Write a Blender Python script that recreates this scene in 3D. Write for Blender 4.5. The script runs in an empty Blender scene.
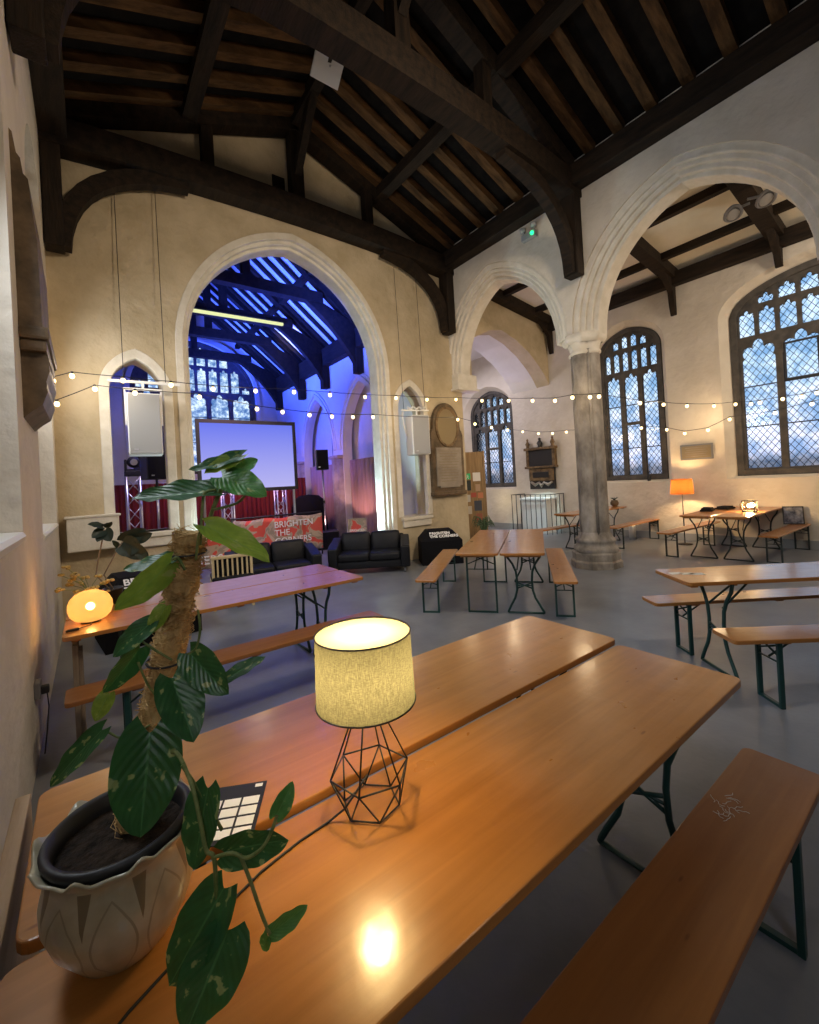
import bpy, bmesh, math, random
from math import pi, sin, cos, sqrt, atan2, radians
from mathutils import Vector, Matrix, noise
random.seed(7)
SC = bpy.context.scene
COL = SC.collection
V = Vector

# ------------------------------------------------------------------ camera
H = 1.64
F, CX, CY = 430.0, 409.5, 479.0
yaw, pit, rol = radians(36.8), radians(.3), radians(-3.15)
fwd = V((sin(yaw)*cos(pit), cos(yaw)*cos(pit), sin(pit)))
right = V((cos(yaw), -sin(yaw), 0))
up = right.cross(fwd)
r2 = right*cos(rol) + up*sin(rol)
u2 = up*cos(rol) - right*sin(rol)
cam = bpy.data.cameras.new('camera')
cam.sensor_width = 36; cam.lens = F/1024*36
cam.shift_y = -(512-CY)/1024
cam.clip_start = .05; cam.clip_end = 200
cam_o = bpy.data.objects.new('camera', cam); COL.objects.link(cam_o)
cam_o.matrix_world = Matrix(((r2.x, u2.x, -fwd.x, 0), (r2.y, u2.y, -fwd.y, 0), (r2.z, u2.z, -fwd.z, H), (0, 0, 0, 1)))
SC.camera = cam_o

# measuring helpers: where a sight line meets a plane of the room
def ray(x, y): return r2*((x-CX)/F) + u2*(-(y-CY)/F) + fwd
def onX(x, y, X): r = ray(x, y); return r*(X/r.x) + V((0, 0, H))
def onY(x, y, Y): r = ray(x, y); return r*(Y/r.y) + V((0, 0, H))
def onZ(x, y, Z): r = ray(x, y); return r*((Z-H)/r.z) + V((0, 0, H))
def atD(x, y, d): r = ray(x, y); return r*d + V((0, 0, H))

# ------------------------------------------------------------------ objects
def link(name, me, mat, parent=None):
    o = bpy.data.objects.new(name, me); COL.objects.link(o)
    if mat is not None and not me.materials: me.materials.append(mat)
    if parent is not None: o.parent = parent
    return o
def tag(o, label, cat, group=None, kind=None):
    o['label'] = label; o['category'] = cat
    if group: o['group'] = group
    if kind: o['kind'] = kind
    return o
def thing(name, label, cat, loc=(0, 0, 0), rz=0, group=None):
    o = bpy.data.objects.new(name, None); COL.objects.link(o)
    o.location = loc; o.rotation_euler = (0, 0, rz); o.empty_display_size = .1
    return tag(o, label, cat, group)
def dup(root, loc, rz, label, group=None):
    r = root.copy(); COL.objects.link(r); r.location = loc; r.rotation_euler = (0, 0, rz); r['label'] = label
    if group: r['group'] = group
    for ch in list(root.children):
        c = ch.copy(); COL.objects.link(c); c.parent = r
        for g in list(ch.children):
            d = g.copy(); COL.objects.link(d); d.parent = c
    return r
def structure(o): o['kind'] = 'structure'; return o

class MB:
    def __init__(s): s.bm = bmesh.new(); s.uv = None
    def box(s, c, d, rot=None, bev=0):
        m = Matrix.Translation(V(c))
        if rot is not None: m = m @ rot.to_4x4()
        m = m @ Matrix.Diagonal((d[0], d[1], d[2], 1))
        r = bmesh.ops.create_cube(s.bm, size=1, matrix=m)
        if bev:
            es = list({e for v in r['verts'] for e in v.link_edges})
            bmesh.ops.bevel(s.bm, geom=es, offset=bev, segments=2, profile=.6, affect='EDGES')
        return s
    def beam(s, p0, p1, w, h, upv=(0, 0, 1), bev=0):
        p0, p1 = V(p0), V(p1); d = (p1-p0); L = d.length; y = d/L
        x = y.cross(V(upv))
        if x.length < 1e-5: x = V((1, 0, 0))
        x.normalize(); z = x.cross(y)
        m = Matrix((x, y, z)).transposed()
        return s.box((p0+p1)/2, (w, L, h), m, bev)
    def tube(s, pts, r, n=8, cap=True, closed=False):
        pts = [V(p) for p in pts]; N = len(pts)
        rs = r if isinstance(r, (list, tuple)) else [r]*N
        t0 = (pts[1]-pts[0]).normalized()
        a = t0.cross(V((0, 0, 1)))
        if a.length < 1e-3: a = t0.cross(V((1, 0, 0)))
        a.normalize(); rings = []
        for i, p in enumerate(pts):
            if closed: t = (pts[(i+1) % N]-pts[i-1])
            else: t = pts[min(i+1, N-1)]-pts[max(i-1, 0)]
            if t.length < 1e-9: t = t0.copy()
            t.normalize()
            a = a - t*a.dot(t)
            if a.length < 1e-6: a = t.orthogonal()
            a.normalize(); b = t.cross(a)
            rings.append([s.bm.verts.new(p + (a*cos(2*pi*k/n) + b*sin(2*pi*k/n))*rs[i]) for k in range(n)])
        for i in range(N if closed else N-1):
            A, B = rings[i], rings[(i+1) % N]
            for k in range(n):
                f = s.bm.faces.new((A[k], A[(k+1) % n], B[(k+1) % n], B[k])); f.smooth = n > 5
        if cap and not closed:
            s.bm.faces.new(rings[0][::-1]); s.bm.faces.new(rings[-1])
        return s
    def lathe(s, prof, n=32, c=(0, 0, 0), f=None, smooth=True, cap0=False, cap1=False):
        # prof: (r, z) list ; f(theta, i) radius multiplier
        c = V(c); rings = []
        for i, (r, z) in enumerate(prof):
            rings.append([s.bm.verts.new(c + V((r*cos(2*pi*k/n), r*sin(2*pi*k/n), z))*(1) if f is None else
                          c + V((r*f(2*pi*k/n, i)*cos(2*pi*k/n), r*f(2*pi*k/n, i)*sin(2*pi*k/n), z))) for k in range(n)])
        for A, B in zip(rings, rings[1:]):
            for k in range(n):
                q = s.bm.faces.new((A[k], A[(k+1) % n], B[(k+1) % n], B[k])); q.smooth = smooth
        if cap0: s.bm.faces.new(rings[0][::-1])
        if cap1: s.bm.faces.new(rings[-1])
        return s
    def prism(s, poly, axis, a, b):
        # poly: 2D points; axis 'x': (y,z), 'y': (x,z), 'z': (x,y)
        def P(p, t): return {'x': (t, p[0], p[1]), 'y': (p[0], t, p[1]), 'z': (p[0], p[1], t)}[axis]
        A = [s.bm.verts.new(P(p, a)) for p in poly]; B = [s.bm.verts.new(P(p, b)) for p in poly]
        n = len(poly); s.bm.faces.new(A); s.bm.faces.new(B[::-1])
        for i in range(n): s.bm.faces.new((A[i], B[i], B[(i+1) % n], A[(i+1) % n]))
        return s
    def sphere(s, c, r, seg=16, ring=10, scale=(1, 1, 1)):
        m = Matrix.Translation(V(c)) @ Matrix.Diagonal((scale[0], scale[1], scale[2], 1))
        g = bmesh.ops.create_uvsphere(s.bm, u_segments=seg, v_segments=ring, radius=r, matrix=m)
        for v in g['verts']:
            for f in v.link_faces: f.smooth = True
        return s
    def mesh(s, name, fix=True):
        if fix: bmesh.ops.recalc_face_normals(s.bm, faces=s.bm.faces[:])
        me = bpy.data.meshes.new(name); s.bm.to_mesh(me); s.bm.free(); return me
    def build(s, name, mat, parent=None, off=None):
        o = link(name, s.mesh(name), mat, parent)
        if off is not None: o.location = off
        return o

def plate(outline, holes, axis, a, b, name, bevel=0):
    """flat plate with holes: 2D outline extruded from a to b along an axis"""
    cu = bpy.data.curves.new(name, 'CURVE'); cu.dimensions = '2D'; cu.fill_mode = 'BOTH'
    t = abs(b-a); cu.extrude = t/2 - bevel; cu.bevel_depth = bevel; cu.bevel_resolution = 1
    for poly in [outline]+holes:
        sp = cu.splines.new('POLY'); sp.points.add(len(poly)-1)
        for p, q in zip(sp.points, poly): p.co = (q[0], q[1], 0, 1)
        sp.use_cyclic_u = True
    o = bpy.data.objects.new('tmp', cu); COL.objects.link(o)
    dg = bpy.context.evaluated_depsgraph_get()
    me = bpy.data.meshes.new_from_object(o.evaluated_get(dg)); bpy.data.objects.remove(o)
    c = (a+b)/2
    M = {'x': Matrix(((0, 0, 1, c), (1, 0, 0, 0), (0, 1, 0, 0), (0, 0, 0, 1))),
         'y': Matrix(((1, 0, 0, 0), (0, 0, -1, c), (0, 1, 0, 0), (0, 0, 0, 1))),
         'z': Matrix(((1, 0, 0, 0), (0, 1, 0, 0), (0, 0, 1, c), (0, 0, 0, 1)))}[axis]
    me.transform(M); me.name = name; me.materials.clear()
    for p in me.polygons: p.use_smooth = False
    return me
def arch(c, a, spring, apex, n=14, pt=None):
    """points of an arch head from the right spring over the apex to the left spring"""
    r = apex-spring; out = []
    if r >= a:
        R = (a*a+r*r)/(2*a); th = math.asin(min(1, r/R))
        half = [(a-R+R*cos(th*i/n), R*sin(th*i/n)) for i in range(n+1)]
    else:
        half = []
        for i in range(n+1):
            t = pi/2*i/n; x = a*cos(t)
            z = r*(sin(t)**.8)*(1-.10*(x/a)) if pt is None else r*(sin(t)**pt)
            half.append((x, z))
    out = [(c+x, spring+z) for x, z in half] + [(c-x, spring+z) for x, z in half[-2::-1]]
    return out
def arched(c, a, sill, spring, apex, n=14, pt=None):
    return [(c-a, sill), (c+a, sill)] + arch(c, a, spring, apex, n, pt)
def ring(c, a, spring, apex, w, foot, n=16):
    """arch band of width w outside half-span a, going down to foot"""
    o = arch(c, a+w, spring, apex+w*1.15, n); i = arch(c, a, spring, apex, n)
    return [(c+a, foot), (c+a+w, foot)] + o + [(c-a-w, foot), (c-a, foot)] + i[::-1]
def lop(poly, c, k):
    return [(c+(x-c)*k, z) if x > c else (x, z) for x, z in poly]
def text(s, size, name, mat, parent, M, align='LEFT', extr=.002, bold=0, spacing=1):
    cu = bpy.data.curves.new(name, 'FONT'); cu.body = s; cu.size = size; cu.align_x = align; cu.extrude = extr; cu.offset = bold
    cu.space_line = spacing
    o = bpy.data.objects.new('tmp', cu); COL.objects.link(o)
    dg = bpy.context.evaluated_depsgraph_get()
    me = bpy.data.meshes.new_from_object(o.evaluated_get(dg)); bpy.data.objects.remove(o)
    me.transform(M); me.materials.clear(); me.name = name
    return link(name, me, mat, parent)
def subsurf(o, n=1):
    m = o.modifiers.new('sub', 'SUBSURF'); m.levels = n; m.render_levels = n; return o

# ------------------------------------------------------------------ materials
def newmat(name):
    m = bpy.data.materials.new(name); m.use_nodes = True; nt = m.node_tree
    return m, nt, nt.nodes['Principled BSDF']
def N(nt, t, **k):
    n = nt.nodes.new(t)
    for a, b in k.items():
        if a in n.inputs: n.inputs[a].default_value = b
        else: setattr(n, a, b)
    return n
def ramp(nt, stops):
    n = nt.nodes.new('ShaderNodeValToRGB'); e = n.color_ramp.elements
    while len(e) < len(stops): e.new(.5)
    for q, (p, c) in zip(e, stops): q.position = p; q.color = (*c, 1)
    return n
def simple(name, col, rough=.5, metal=0, spec=.5, coat=0, sheen=0):
    m, nt, p = newmat(name)
    p.inputs['Base Color'].default_value = (*col, 1); p.inputs['Roughness'].default_value = rough
    p.inputs['Metallic'].default_value = metal; p.inputs['Specular IOR Level'].default_value = spec
    p.inputs['Coat Weight'].default_value = coat; p.inputs['Coat Roughness'].default_value = .15
    return m
def mottled(name, c0, c1, scale=4, rough=.8, bump=.2, bscale=20, stretch=(1, 1, 1), spec=.3, coat=0, detail=5, lo=.35, hi=.68, bdist=.02, crough=.2):
    m, nt, p = newmat(name); L = nt.links.new
    tc = N(nt, 'ShaderNodeTexCoord'); mp = N(nt, 'ShaderNodeMapping'); mp.inputs['Scale'].default_value = stretch
    L(tc.outputs['Object'], mp.inputs['Vector'])
    n1 = N(nt, 'ShaderNodeTexNoise', Scale=scale, Detail=detail, Roughness=.6); L(mp.outputs[0], n1.inputs['Vector'])
    r = ramp(nt, [(lo, c0), (hi, c1)]); L(n1.outputs['Fac'], r.inputs[0]); L(r.outputs[0], p.inputs['Base Color'])
    p.inputs['Roughness'].default_value = rough; p.inputs['Specular IOR Level'].default_value = spec
    p.inputs['Coat Weight'].default_value = coat; p.inputs['Coat Roughness'].default_value = crough
    if bump:
        n2 = N(nt, 'ShaderNodeTexNoise', Scale=bscale, Detail=4); L(mp.outputs[0], n2.inputs['Vector'])
        b = N(nt, 'ShaderNodeBump', Strength=bump, Distance=bdist); L(n2.outputs['Fac'], b.inputs['Height']); L(b.outputs[0], p.inputs['Normal'])
    return m
def emit(name, col, s):
    m, nt, p = newmat(name); nt.nodes.remove(p)
    e = N(nt, 'ShaderNodeEmission', Strength=s); e.inputs['Color'].default_value = (*col, 1)
    nt.links.new(e.outputs[0], nt.nodes['Material Output'].inputs[0])
    m.cycles.emission_sampling = 'NONE' if s > 5 else 'AUTO'
    return m
def glass_leaded(name, axis, scale=.115, tint=((.55, .68, .80), (1, 1, 1)), lead=True, ns=3.0):
    """small diamond quarries in lead over slightly obscured old glass"""
    m, nt, p = newmat(name); L = nt.links.new; out = nt.nodes['Material Output']; nt.nodes.remove(p)
    tc = N(nt, 'ShaderNodeTexCoord'); sx = N(nt, 'ShaderNodeSeparateXYZ'); L(tc.outputs['Object'], sx.inputs[0])
    u = sx.outputs['XYZ'.index(axis)]; w = sx.outputs[2]
    def M(op, a, b=None):
        n = N(nt, 'ShaderNodeMath', operation=op)
        for i, q in enumerate((a, b)):
            if q is None: continue
            if isinstance(q, (int, float)): n.inputs[i].default_value = q
            else: L(q, n.inputs[i])
        return n.outputs[0]
    us = M('DIVIDE', u, scale); ws = M('DIVIDE', w, scale*1.35)
    d1 = M('ABSOLUTE', M('SUBTRACT', M('FRACT', M('ADD', us, ws)), .5))
    d2 = M('ABSOLUTE', M('SUBTRACT', M('FRACT', M('SUBTRACT', us, ws)), .5))
    ld = M('LESS_THAN', M('MINIMUM', d1, d2), .048 if lead else -1)
    nz = N(nt, 'ShaderNodeTexNoise', Scale=ns, Detail=6, Roughness=.65); L(tc.outputs['Object'], nz.inputs['Vector'])
    r = ramp(nt, [(.38, tint[0]), (.62, tint[1])]); L(nz.outputs['Fac'], r.inputs[0])
    tr = N(nt, 'ShaderNodeBsdfTransparent'); L(r.outputs[0], tr.inputs[0])
    gl = N(nt, 'ShaderNodeBsdfGlossy'); gl.inputs['Roughness'].default_value = .08
    fr = N(nt, 'ShaderNodeFresnel', IOR=1.45); mx = N(nt, 'ShaderNodeMixShader'); L(fr.outputs[0], mx.inputs[0]); L(tr.outputs[0], mx.inputs[1]); L(gl.outputs[0], mx.inputs[2])
    df = N(nt, 'ShaderNodeBsdfDiffuse'); df.inputs[0].default_value = (.02, .022, .03, 1)
    m2 = N(nt, 'ShaderNodeMixShader'); L(ld, m2.inputs[0]); L(mx.outputs[0], m2.inputs[1]); L(df.outputs[0], m2.inputs[2])
    L(m2.outputs[0], out.inputs[0]); return m

M = {}
M['plaster'] = mottled('plaster_cream', (.46, .375, .24), (.60, .50, .345), 1.8, .9, .6, 6, bdist=.06, detail=8)
M['plaster_white'] = mottled('plaster_pale', (.60, .54, .45), (.71, .65, .56), 1.5, .9, .45, 7, bdist=.05, detail=8)
M['limewash'] = mottled('limewash_white', (.74, .71, .66), (.82, .79, .74), 1.5, .9, .25, 8, bdist=.03)
M['freestone'] = mottled('dressed_stone', (.64, .59, .49), (.76, .71, .62), 5, .85, .25, 30)
M['greystone'] = mottled('weathered_grey_stone', (.15, .13, .11), (.42, .38, .33), 3.2, .85, .5, 16, stretch=(1, 1, .6), detail=8)
M['paleclustered'] = mottled('pale_column_stone', (.32, .27, .25), (.55, .48, .45), 3.2, .85, .4, 16, detail=8)
M['oak'] = mottled('dark_oak', (.009, .006, .004), (.030, .018, .010), 3, .75, .4, 12, stretch=(4, .7, 4), spec=.25)
M['oakz'] = mottled('dark_oak_upright', (.009, .006, .004), (.030, .018, .010), 3, .75, .4, 12, stretch=(4, 4, .6), spec=.25)
M['rafter'] = mottled('brown_rafter', (.045, .023, .009), (.13, .066, .025), 3, .8, .4, 14, stretch=(.7, 4, 2), spec=.2)
M['roofboard'] = mottled('sooty_roof_boards', (.006, .005, .005), (.014, .011, .009), 5, .9, .2, 10, spec=.1)
M['aisle_ceiling'] = mottled('aisle_ceiling_plaster', (.68, .62, .50), (.76, .70, .58), 2, .9, .2, 10)
M['floor'] = mottled('grey_resin_floor', (.155, .168, .195), (.22, .235, .265), 2.2, .33, .06, 30, spec=.5, hi=.75)
M['skirting'] = simple('grey_skirting', (.30, .31, .31), .6)
def wood(name, c0, c1, rough, coat, long=(.6, 9, 9)):
    m, nt, p = newmat(name); L = nt.links.new
    tc = N(nt, 'ShaderNodeTexCoord'); mp = N(nt, 'ShaderNodeMapping'); mp.inputs['Scale'].default_value = long
    L(tc.outputs['Object'], mp.inputs[0])
    n1 = N(nt, 'ShaderNodeTexNoise', Scale=2.6, Detail=7, Roughness=.6, Distortion=.6); L(mp.outputs[0], n1.inputs[0])
    r = ramp(nt, [(.3, c0), (.7, c1)]); L(n1.outputs[0], r.inputs[0])
    vo = N(nt, 'ShaderNodeTexVoronoi', Scale=2.3); m2 = N(nt, 'ShaderNodeMapping'); m2.inputs['Scale'].default_value = (1, 3.2, 1); L(tc.outputs['Object'], m2.inputs[0]); L(m2.outputs[0], vo.inputs[0])
    kr = ramp(nt, [(.02, (.6, .5, .45)), (.045, (1, 1, 1))]); L(vo.outputs[0], kr.inputs[0])
    mx = N(nt, 'ShaderNodeMixRGB', blend_type='MULTIPLY'); mx.inputs[0].default_value = 1; L(r.outputs[0], mx.inputs[1]); L(kr.outputs[0], mx.inputs[2])
    L(mx.outputs[0], p.inputs['Base Color'])
    n3 = N(nt, 'ShaderNodeTexNoise', Scale=9, Detail=6); L(tc.outputs['Object'], n3.inputs[0])
    mr = N(nt, 'ShaderNodeMapRange'); mr.inputs['To Min'].default_value = rough-.1; mr.inputs['To Max'].default_value = rough+.14; L(n3.outputs[0], mr.inputs[0]); L(mr.outputs[0], p.inputs['Roughness'])
    b = N(nt, 'ShaderNodeBump', Strength=.2, Distance=.008); L(n3.outputs[0], b.inputs['Height']); L(b.outputs[0], p.inputs['Normal'])
    p.inputs['Coat Weight'].default_value = coat*1.5; p.inputs['Coat Roughness'].default_value = .16
    L(b.outputs[0], p.inputs['Coat Normal'])
    return m
M['beer'] = wood('orange_varnished_pine', (.34, .130, .024), (.46, .188, .042), .30, .5)
M['beer_dark'] = wood('worn_orange_bench', (.24, .085, .018), (.32, .120, .028), .38, .3)
M['ply'] = mottled('bare_plywood', (.42, .31, .19), (.55, .42, .28), 3, .7, .1, 20, stretch=(6, .8, 6))
M['plankwood'] = mottled('aged_plank', (.16, .12, .085), (.30, .23, .17), 3, .7, .2, 20, stretch=(8, 8, .8))
M['edge'] = simple('table_edge', (.17, .075, .025), .6)
M['green'] = simple('dark_green_paint', (.008, .045, .040), .38, spec=.5)
M['darkgreen'] = simple('blackish_green_paint', (.012, .022, .022), .4)
M['blackmetal'] = simple('black_wire', (.012, .011, .010), .45)
M['black'] = simple('black_plastic', (.012, .012, .014), .5)
M['blackmatt'] = simple('black_cloth', (.008, .008, .010), .9, spec=.1)
M['leather'] = mottled('black_leather', (.006, .007, .010), (.010, .010, .013), 6, .5, .25, 9, spec=.25)
M['white'] = simple('white_paint', (.78, .77, .74), .45)
M['grille'] = simple('pale_grey_grille', (.36, .365, .37), .55)
M['text'] = simple('white_lettering', (.85, .85, .86), .6)
M['silver'] = simple('aluminium', (.62, .62, .65), .3, 1)
M['greymetal'] = simple('grey_painted_iron', (.20, .20, .21), .5, .3)
M['tracery'] = mottled('dark_stone_tracery', (.06, .056, .054), (.11, .10, .09), 6, .8, .3, 30)
M['leadbar'] = simple('iron_bar', (.02, .02, .022), .6)
M['glassY'] = glass_leaded('leaded_quarries', 'Y')
M['glassX'] = glass_leaded('patterned_church_glass', 'X', .2, ((.30, .42, .62), (1, 1, 1)), False, 5.0)
M['glassC'] = glass_leaded('leaded_lancet_glass', 'Y', .09)
M['marble_dark'] = mottled('brown_memorial_stone', (.07, .050, .030), (.18, .125, .075), 5, .45, .2, 20)
M['marble'] = mottled('veined_tablet_marble', (.24, .20, .16), (.36, .31, .25), 5, .4, .1, 20, lo=.3, hi=.7)
M['gilt'] = mottled('old_gilding', (.09, .055, .028), (.26, .17, .08), 8, .45, .2, 20)
M['slate'] = simple('black_slate', (.018, .016, .016), .35)
M['bronze'] = simple('bronze_plaque', (.27, .21, .12), .4, .5)
M['cord'] = simple('thin_black_cable', (.012, .012, .012), .6)
M['bulb'] = emit('warm_filament_bulb', (1, .72, .34), 5.2)
M['redcurtain'] = mottled('dark_red_curtain', (.10, .012, .012), (.19, .022, .02), 3, .9, .5, 14, stretch=(6, 6, .2))
M['pinkcurtain'] = mottled('rose_curtain', (.42, .26, .24), (.56, .36, .33), 3, .9, .5, 14, stretch=(6, 6, .2))
M['soil'] = mottled('potting_soil', (.012, .008, .005), (.05, .032, .02), 40, .95, 1, 60)
M['coir'] = mottled('coir_fibre', (.42, .26, .10), (.74, .50, .22), 30, .9, .8, 60, stretch=(1, 1, .5))
M['ceramic'] = None

def lamp_light(loc, power, col, rad):
    l = bpy.data.lights.new('lamp_glow', 'POINT'); l.energy = power; l.color = col; l.shadow_soft_size = rad; l.use_soft_falloff = False
    o = bpy.data.objects.new('lamp_glow', l); COL.objects.link(o); o.location = loc; return o
# ================================================================== the setting
XA0, XA1 = 6.70, 7.40          # nave arcade faces
XO = 10.45                     # inner face of the outer aisle wall
YC0, YC1 = 7.20, 7.62          # chancel-arch wall
XL = -.32                      # left wall face
def sobj(name, me, mat, parent=None):
    o = link(name, me, mat, parent)
    if parent is None: o['kind'] = 'structure'
    return o

sobj('floor', MB().box((5, 5.6, -.05), (12.4, 21.6, .1)).mesh('floor'), M['floor'])

# ---- left wall with two tall window recesses
def joinm(meshes, name):
    b = bmesh.new()
    for m in meshes: b.from_mesh(m); bpy.data.meshes.remove(m)
    me = bpy.data.meshes.new(name); b.to_mesh(me); b.free(); return me
rec = [(2.33, 1.12, 1.46, 4.3, 5.5), (5.83, 1.03, 1.36, 4.3, 5.4), (-1.4, 1.12, 1.46, 4.3, 5.5)]  # last recess is unseen, added behind the camera to light the plant
lw = plate([(-5, -.1), (7.7, -.1), (7.7, 6.75), (-5, 6.75)], [arched(*r) for r in rec], 'x', -.95, XL, 'wall_left')
wall_left = sobj('wall_left', lw, M['plaster_white'])
for r in rec:
    sl = MB().prism([(-.93, r[2]+.03), (XL-.0, r[2]+.005), (XL+.015, r[2]-.02), (XL, r[2]-.06), (-.93, r[2]-.06)], 'y', r[0]-r[1]+.005, r[0]+r[1]-.005)
    link('window_sill', sl.mesh('window_sill'), M['white'], wall_left)

# ---- chancel-arch wall
AC, AH, ASP, AAP = 3.07, 1.75, 3.88, 5.92
big = arched(AC, AH+.15, -.05, ASP, AAP+.20, 20)
sq1 = arched(.62, .36, 1.12, 3.12, 3.62, 10); sq2 = arched(5.52, .36, .9, 3.14, 3.66, 10)
cw = plate([(-.95, -.1), (7.04, -.1), (7.04, 3.68), (7.4, 3.68), (7.4, 9.6), (-.95, 9.6)], [big, sq1, sq2], 'y', YC0, YC1, 'wall_chancel_arch')
wall_ch = sobj('wall_front', cw, M['plaster'])
for e, w, y0, y1, bv in ((.09, .085, YC0-.025, YC0+.16, .01), (.045, .06, YC0+.05, YC0+.26, .018), (.0, .06, YC0+.13, YC1+.01, .018)):
    link('arch_moulding', plate(ring(AC, AH+e, ASP, AAP+e*1.15, w, -.04, 20), [], 'y', y0, y1, 'arch_moulding', bv), M['freestone'], wall_ch)
for c, sill, sp, ap in ((.62, 1.12, 3.12, 3.62), (5.52, .9, 3.14, 3.66)):
    link('arch_moulding', plate(ring(c, .34, sp, ap, .10, sill+.02, 10), [], 'y', YC0-.012, YC0+.10, 'arch_moulding', .012), M['freestone'], wall_ch)
    link('window_sill', MB().box((c, YC0+.2, sill-.035), (.80, .55, .07), bev=.01).box((c, YC0+.05, sill-.14), (.74, .2, .14), bev=.02).mesh('window_sill'), M['freestone'], wall_ch)
# dark panel on the gable: a hole's shade put in as colour
link('hole_shade_panel', MB().box((2.88, YC0-.005, 6.87), (.22, .03, .42)).mesh('hole_shade_panel'), M['oakz'], wall_ch)

# ---- nave arcade (right)
def arcade_poly(arches, y0, y1, zs, zt, extra):
    pts = [(YC0+.2, zt), (YC0+.2, zs)]
    for c, a, sp, ap in arches: pts += lop(arch(c, a+extra, sp, ap+extra*.8, 16), c, .86 if c > 4 else 1)
    pts += [(pts[-1][0], -.1), (y0, -.1), (y0, zt)]
    return pts
arcs = [(5.90, 1.36, 3.98, 5.70), (2.42, 1.36, 3.98, 5.68)]
aw = plate(arcade_poly(arcs, -5, YC0, 3.98, 6.95, .33), [], 'x', XA0, XA1, 'wall_right')
wall_arc = sobj('wall_right', aw, M['plaster_white'])
for c, a, sp, ap in arcs:
    for e, w, i in ((.245, .09, .03), (.165, .09, .075), (.08, .095, .13), (0, .09, .20)):
        link('arch_moulding', plate(lop(ring(c, a+e, sp, ap+e*.72, w, 3.97, 16), c, .86 if c > 4 else 1), [], 'x', XA0+i, XA1-i, 'arch_moulding', .02), M['freestone'], wall_arc)
link('corbel', MB().box((7.05, 7.12, 3.84), (.60, .24, .34), bev=.02).box((7.05, 7.11, 3.66), (.68, .30, .06), bev=.02).mesh('corbel'), M['freestone'], wall_arc)

# ---- aisle: cross wall with a wide low arch, outer wall, ceiling
def low_arch(y=None):
    pts = [(7.1, 3.9), (7.2, 4.5), (7.55, 5.0), (8.1, 5.26), (8.55, 5.34), (9.1, 5.18), (9.6, 4.92), (10.0, 4.62), (10.25, 4.38), (10.46, 4.10)]
    return pts
cx = plate([(7.06, -.1), (7.08, 3.9)] + low_arch() + [(10.46, 6.6), (7.06, 6.6)], [], 'y', YC1, 8.5, 'wall_aisle_cross')
sobj('wall_aisle_cross', cx, M['limewash'])
cx2 = plate([(7.03, 3.7), (7.08, 3.9)] + low_arch() + [(10.46, 6.6), (7.03, 6.6)], [], 'y', YC0+.002, YC1, 'wall_aisle_arch')
sobj('wall_aisle_arch', cx2, M['plaster'])
WIN = [(1.63, 1.38, 1.39, 4.48, 5.24), (5.08, .74, 1.38, 4.45, 5.06), (9.60, .90, 1.30, 3.62, 4.42)]
XW = 10.66
fr = plate([(-5, -.1), (11.3, -.1), (11.3, 6.6), (-5, 6.6)], [arched(c, a+.15, s-.06, sp, ap+.14) for c, a, s, sp, ap in WIN], 'x', XO, XO+.02, 'f')
bk = plate([(-5, -.1), (11.3, -.1), (11.3, 6.6), (-5, 6.6)], [arched(c, a+.005, s, sp, ap) for c, a, s, sp, ap in WIN], 'x', XW, XW+.35, 'b')
lo = MB()
for c, a, s, sp, ap in WIN:
    A = arched(c, a+.15, s-.06, sp, ap+.14); B = arched(c, a, s, sp, ap)
    va = [lo.bm.verts.new((XO+.005, *p)) for p in A]; vb = [lo.bm.verts.new((XW+.01, *p)) for p in B]
    for i in range(len(A)):
        j = (i+1) % len(A); lo.bm.faces.new((va[i], va[j], vb[j], vb[i]))
wall_out = sobj('wall_aisle', joinm([fr, bk, lo.mesh('l')], 'wall_aisle'), M['plaster_white'])
sobj('baseboard_aisle', MB().box((XO-.015, 3.1, .085), (.03, 16.2, .17), bev=.006).mesh('baseboard'), M['skirting'])
sobj('wall_chapel_end', MB().box((8.7, 11.2, 3), (3.7, .2, 6.4)).mesh('w'), M['limewash'])
sobj('wall_chapel_left', MB().box((6.85, 9.8, 3), (.4, 2.7, 6.4)).mesh('w'), M['limewash'])
sobj('wall_back', MB().box((5, -5.1, 4.6), (12.2, .2, 9.4)).mesh('w'), M['plaster_white'])
ac = MB().prism([(7.3, 6.36), (10.9, 5.86), (10.9, 5.98), (7.3, 6.48)], 'y', -5, 7.2)
ceil_a = sobj('ceiling_aisle', ac.mesh('ceiling_aisle'), M['aisle_ceiling'])
sobj('ceiling_chapel', MB().box((8.8, 9.9, 5.6), (4.0, 3.0, .1)).mesh('c'), M['limewash'])
def zb(x): return 5.70 + .14*(10.45-x)
for y in (7.06, 3.95, 2.14, -1.0, -4.0):
    b = MB().prism([(7.36, zb(7.36)), (10.45, zb(10.45)), (10.45, zb(10.45)+.28), (7.36, zb(7.36)+.28)], 'y', y-.125, y+.125)
    link('ceiling_beam', b.mesh('ceiling_beam'), M['oak'], ceil_a)
    dz = .28 if y == 2.14 else 0
    w = MB().prism([(10.45, 5.75), (10.45, 4.95+dz), (10.40, 4.95+dz), (10.34, 5.15+dz*.7), (10.30, 5.45), (10.10, 5.62), (9.9, 5.78)], 'y', y-.055, y+.055)
    link('wall_post', w.mesh('wall_post'), M['oakz'], ceil_a)
for x in (9.68, 8.45, 7.55):
    zc = 6.36-(x-7.3)*.139
    link('purlin', MB().box((x, 1.1, zc-.05), (.12, 12.1, .16)).mesh('purlin'), M['oak'], ceil_a)
link('wall_plate', MB().box((10.36, 1.1, 5.70), (.2, 12.2, .28), bev=.02).mesh('wall_plate'), M['oak'], ceil_a)

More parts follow.
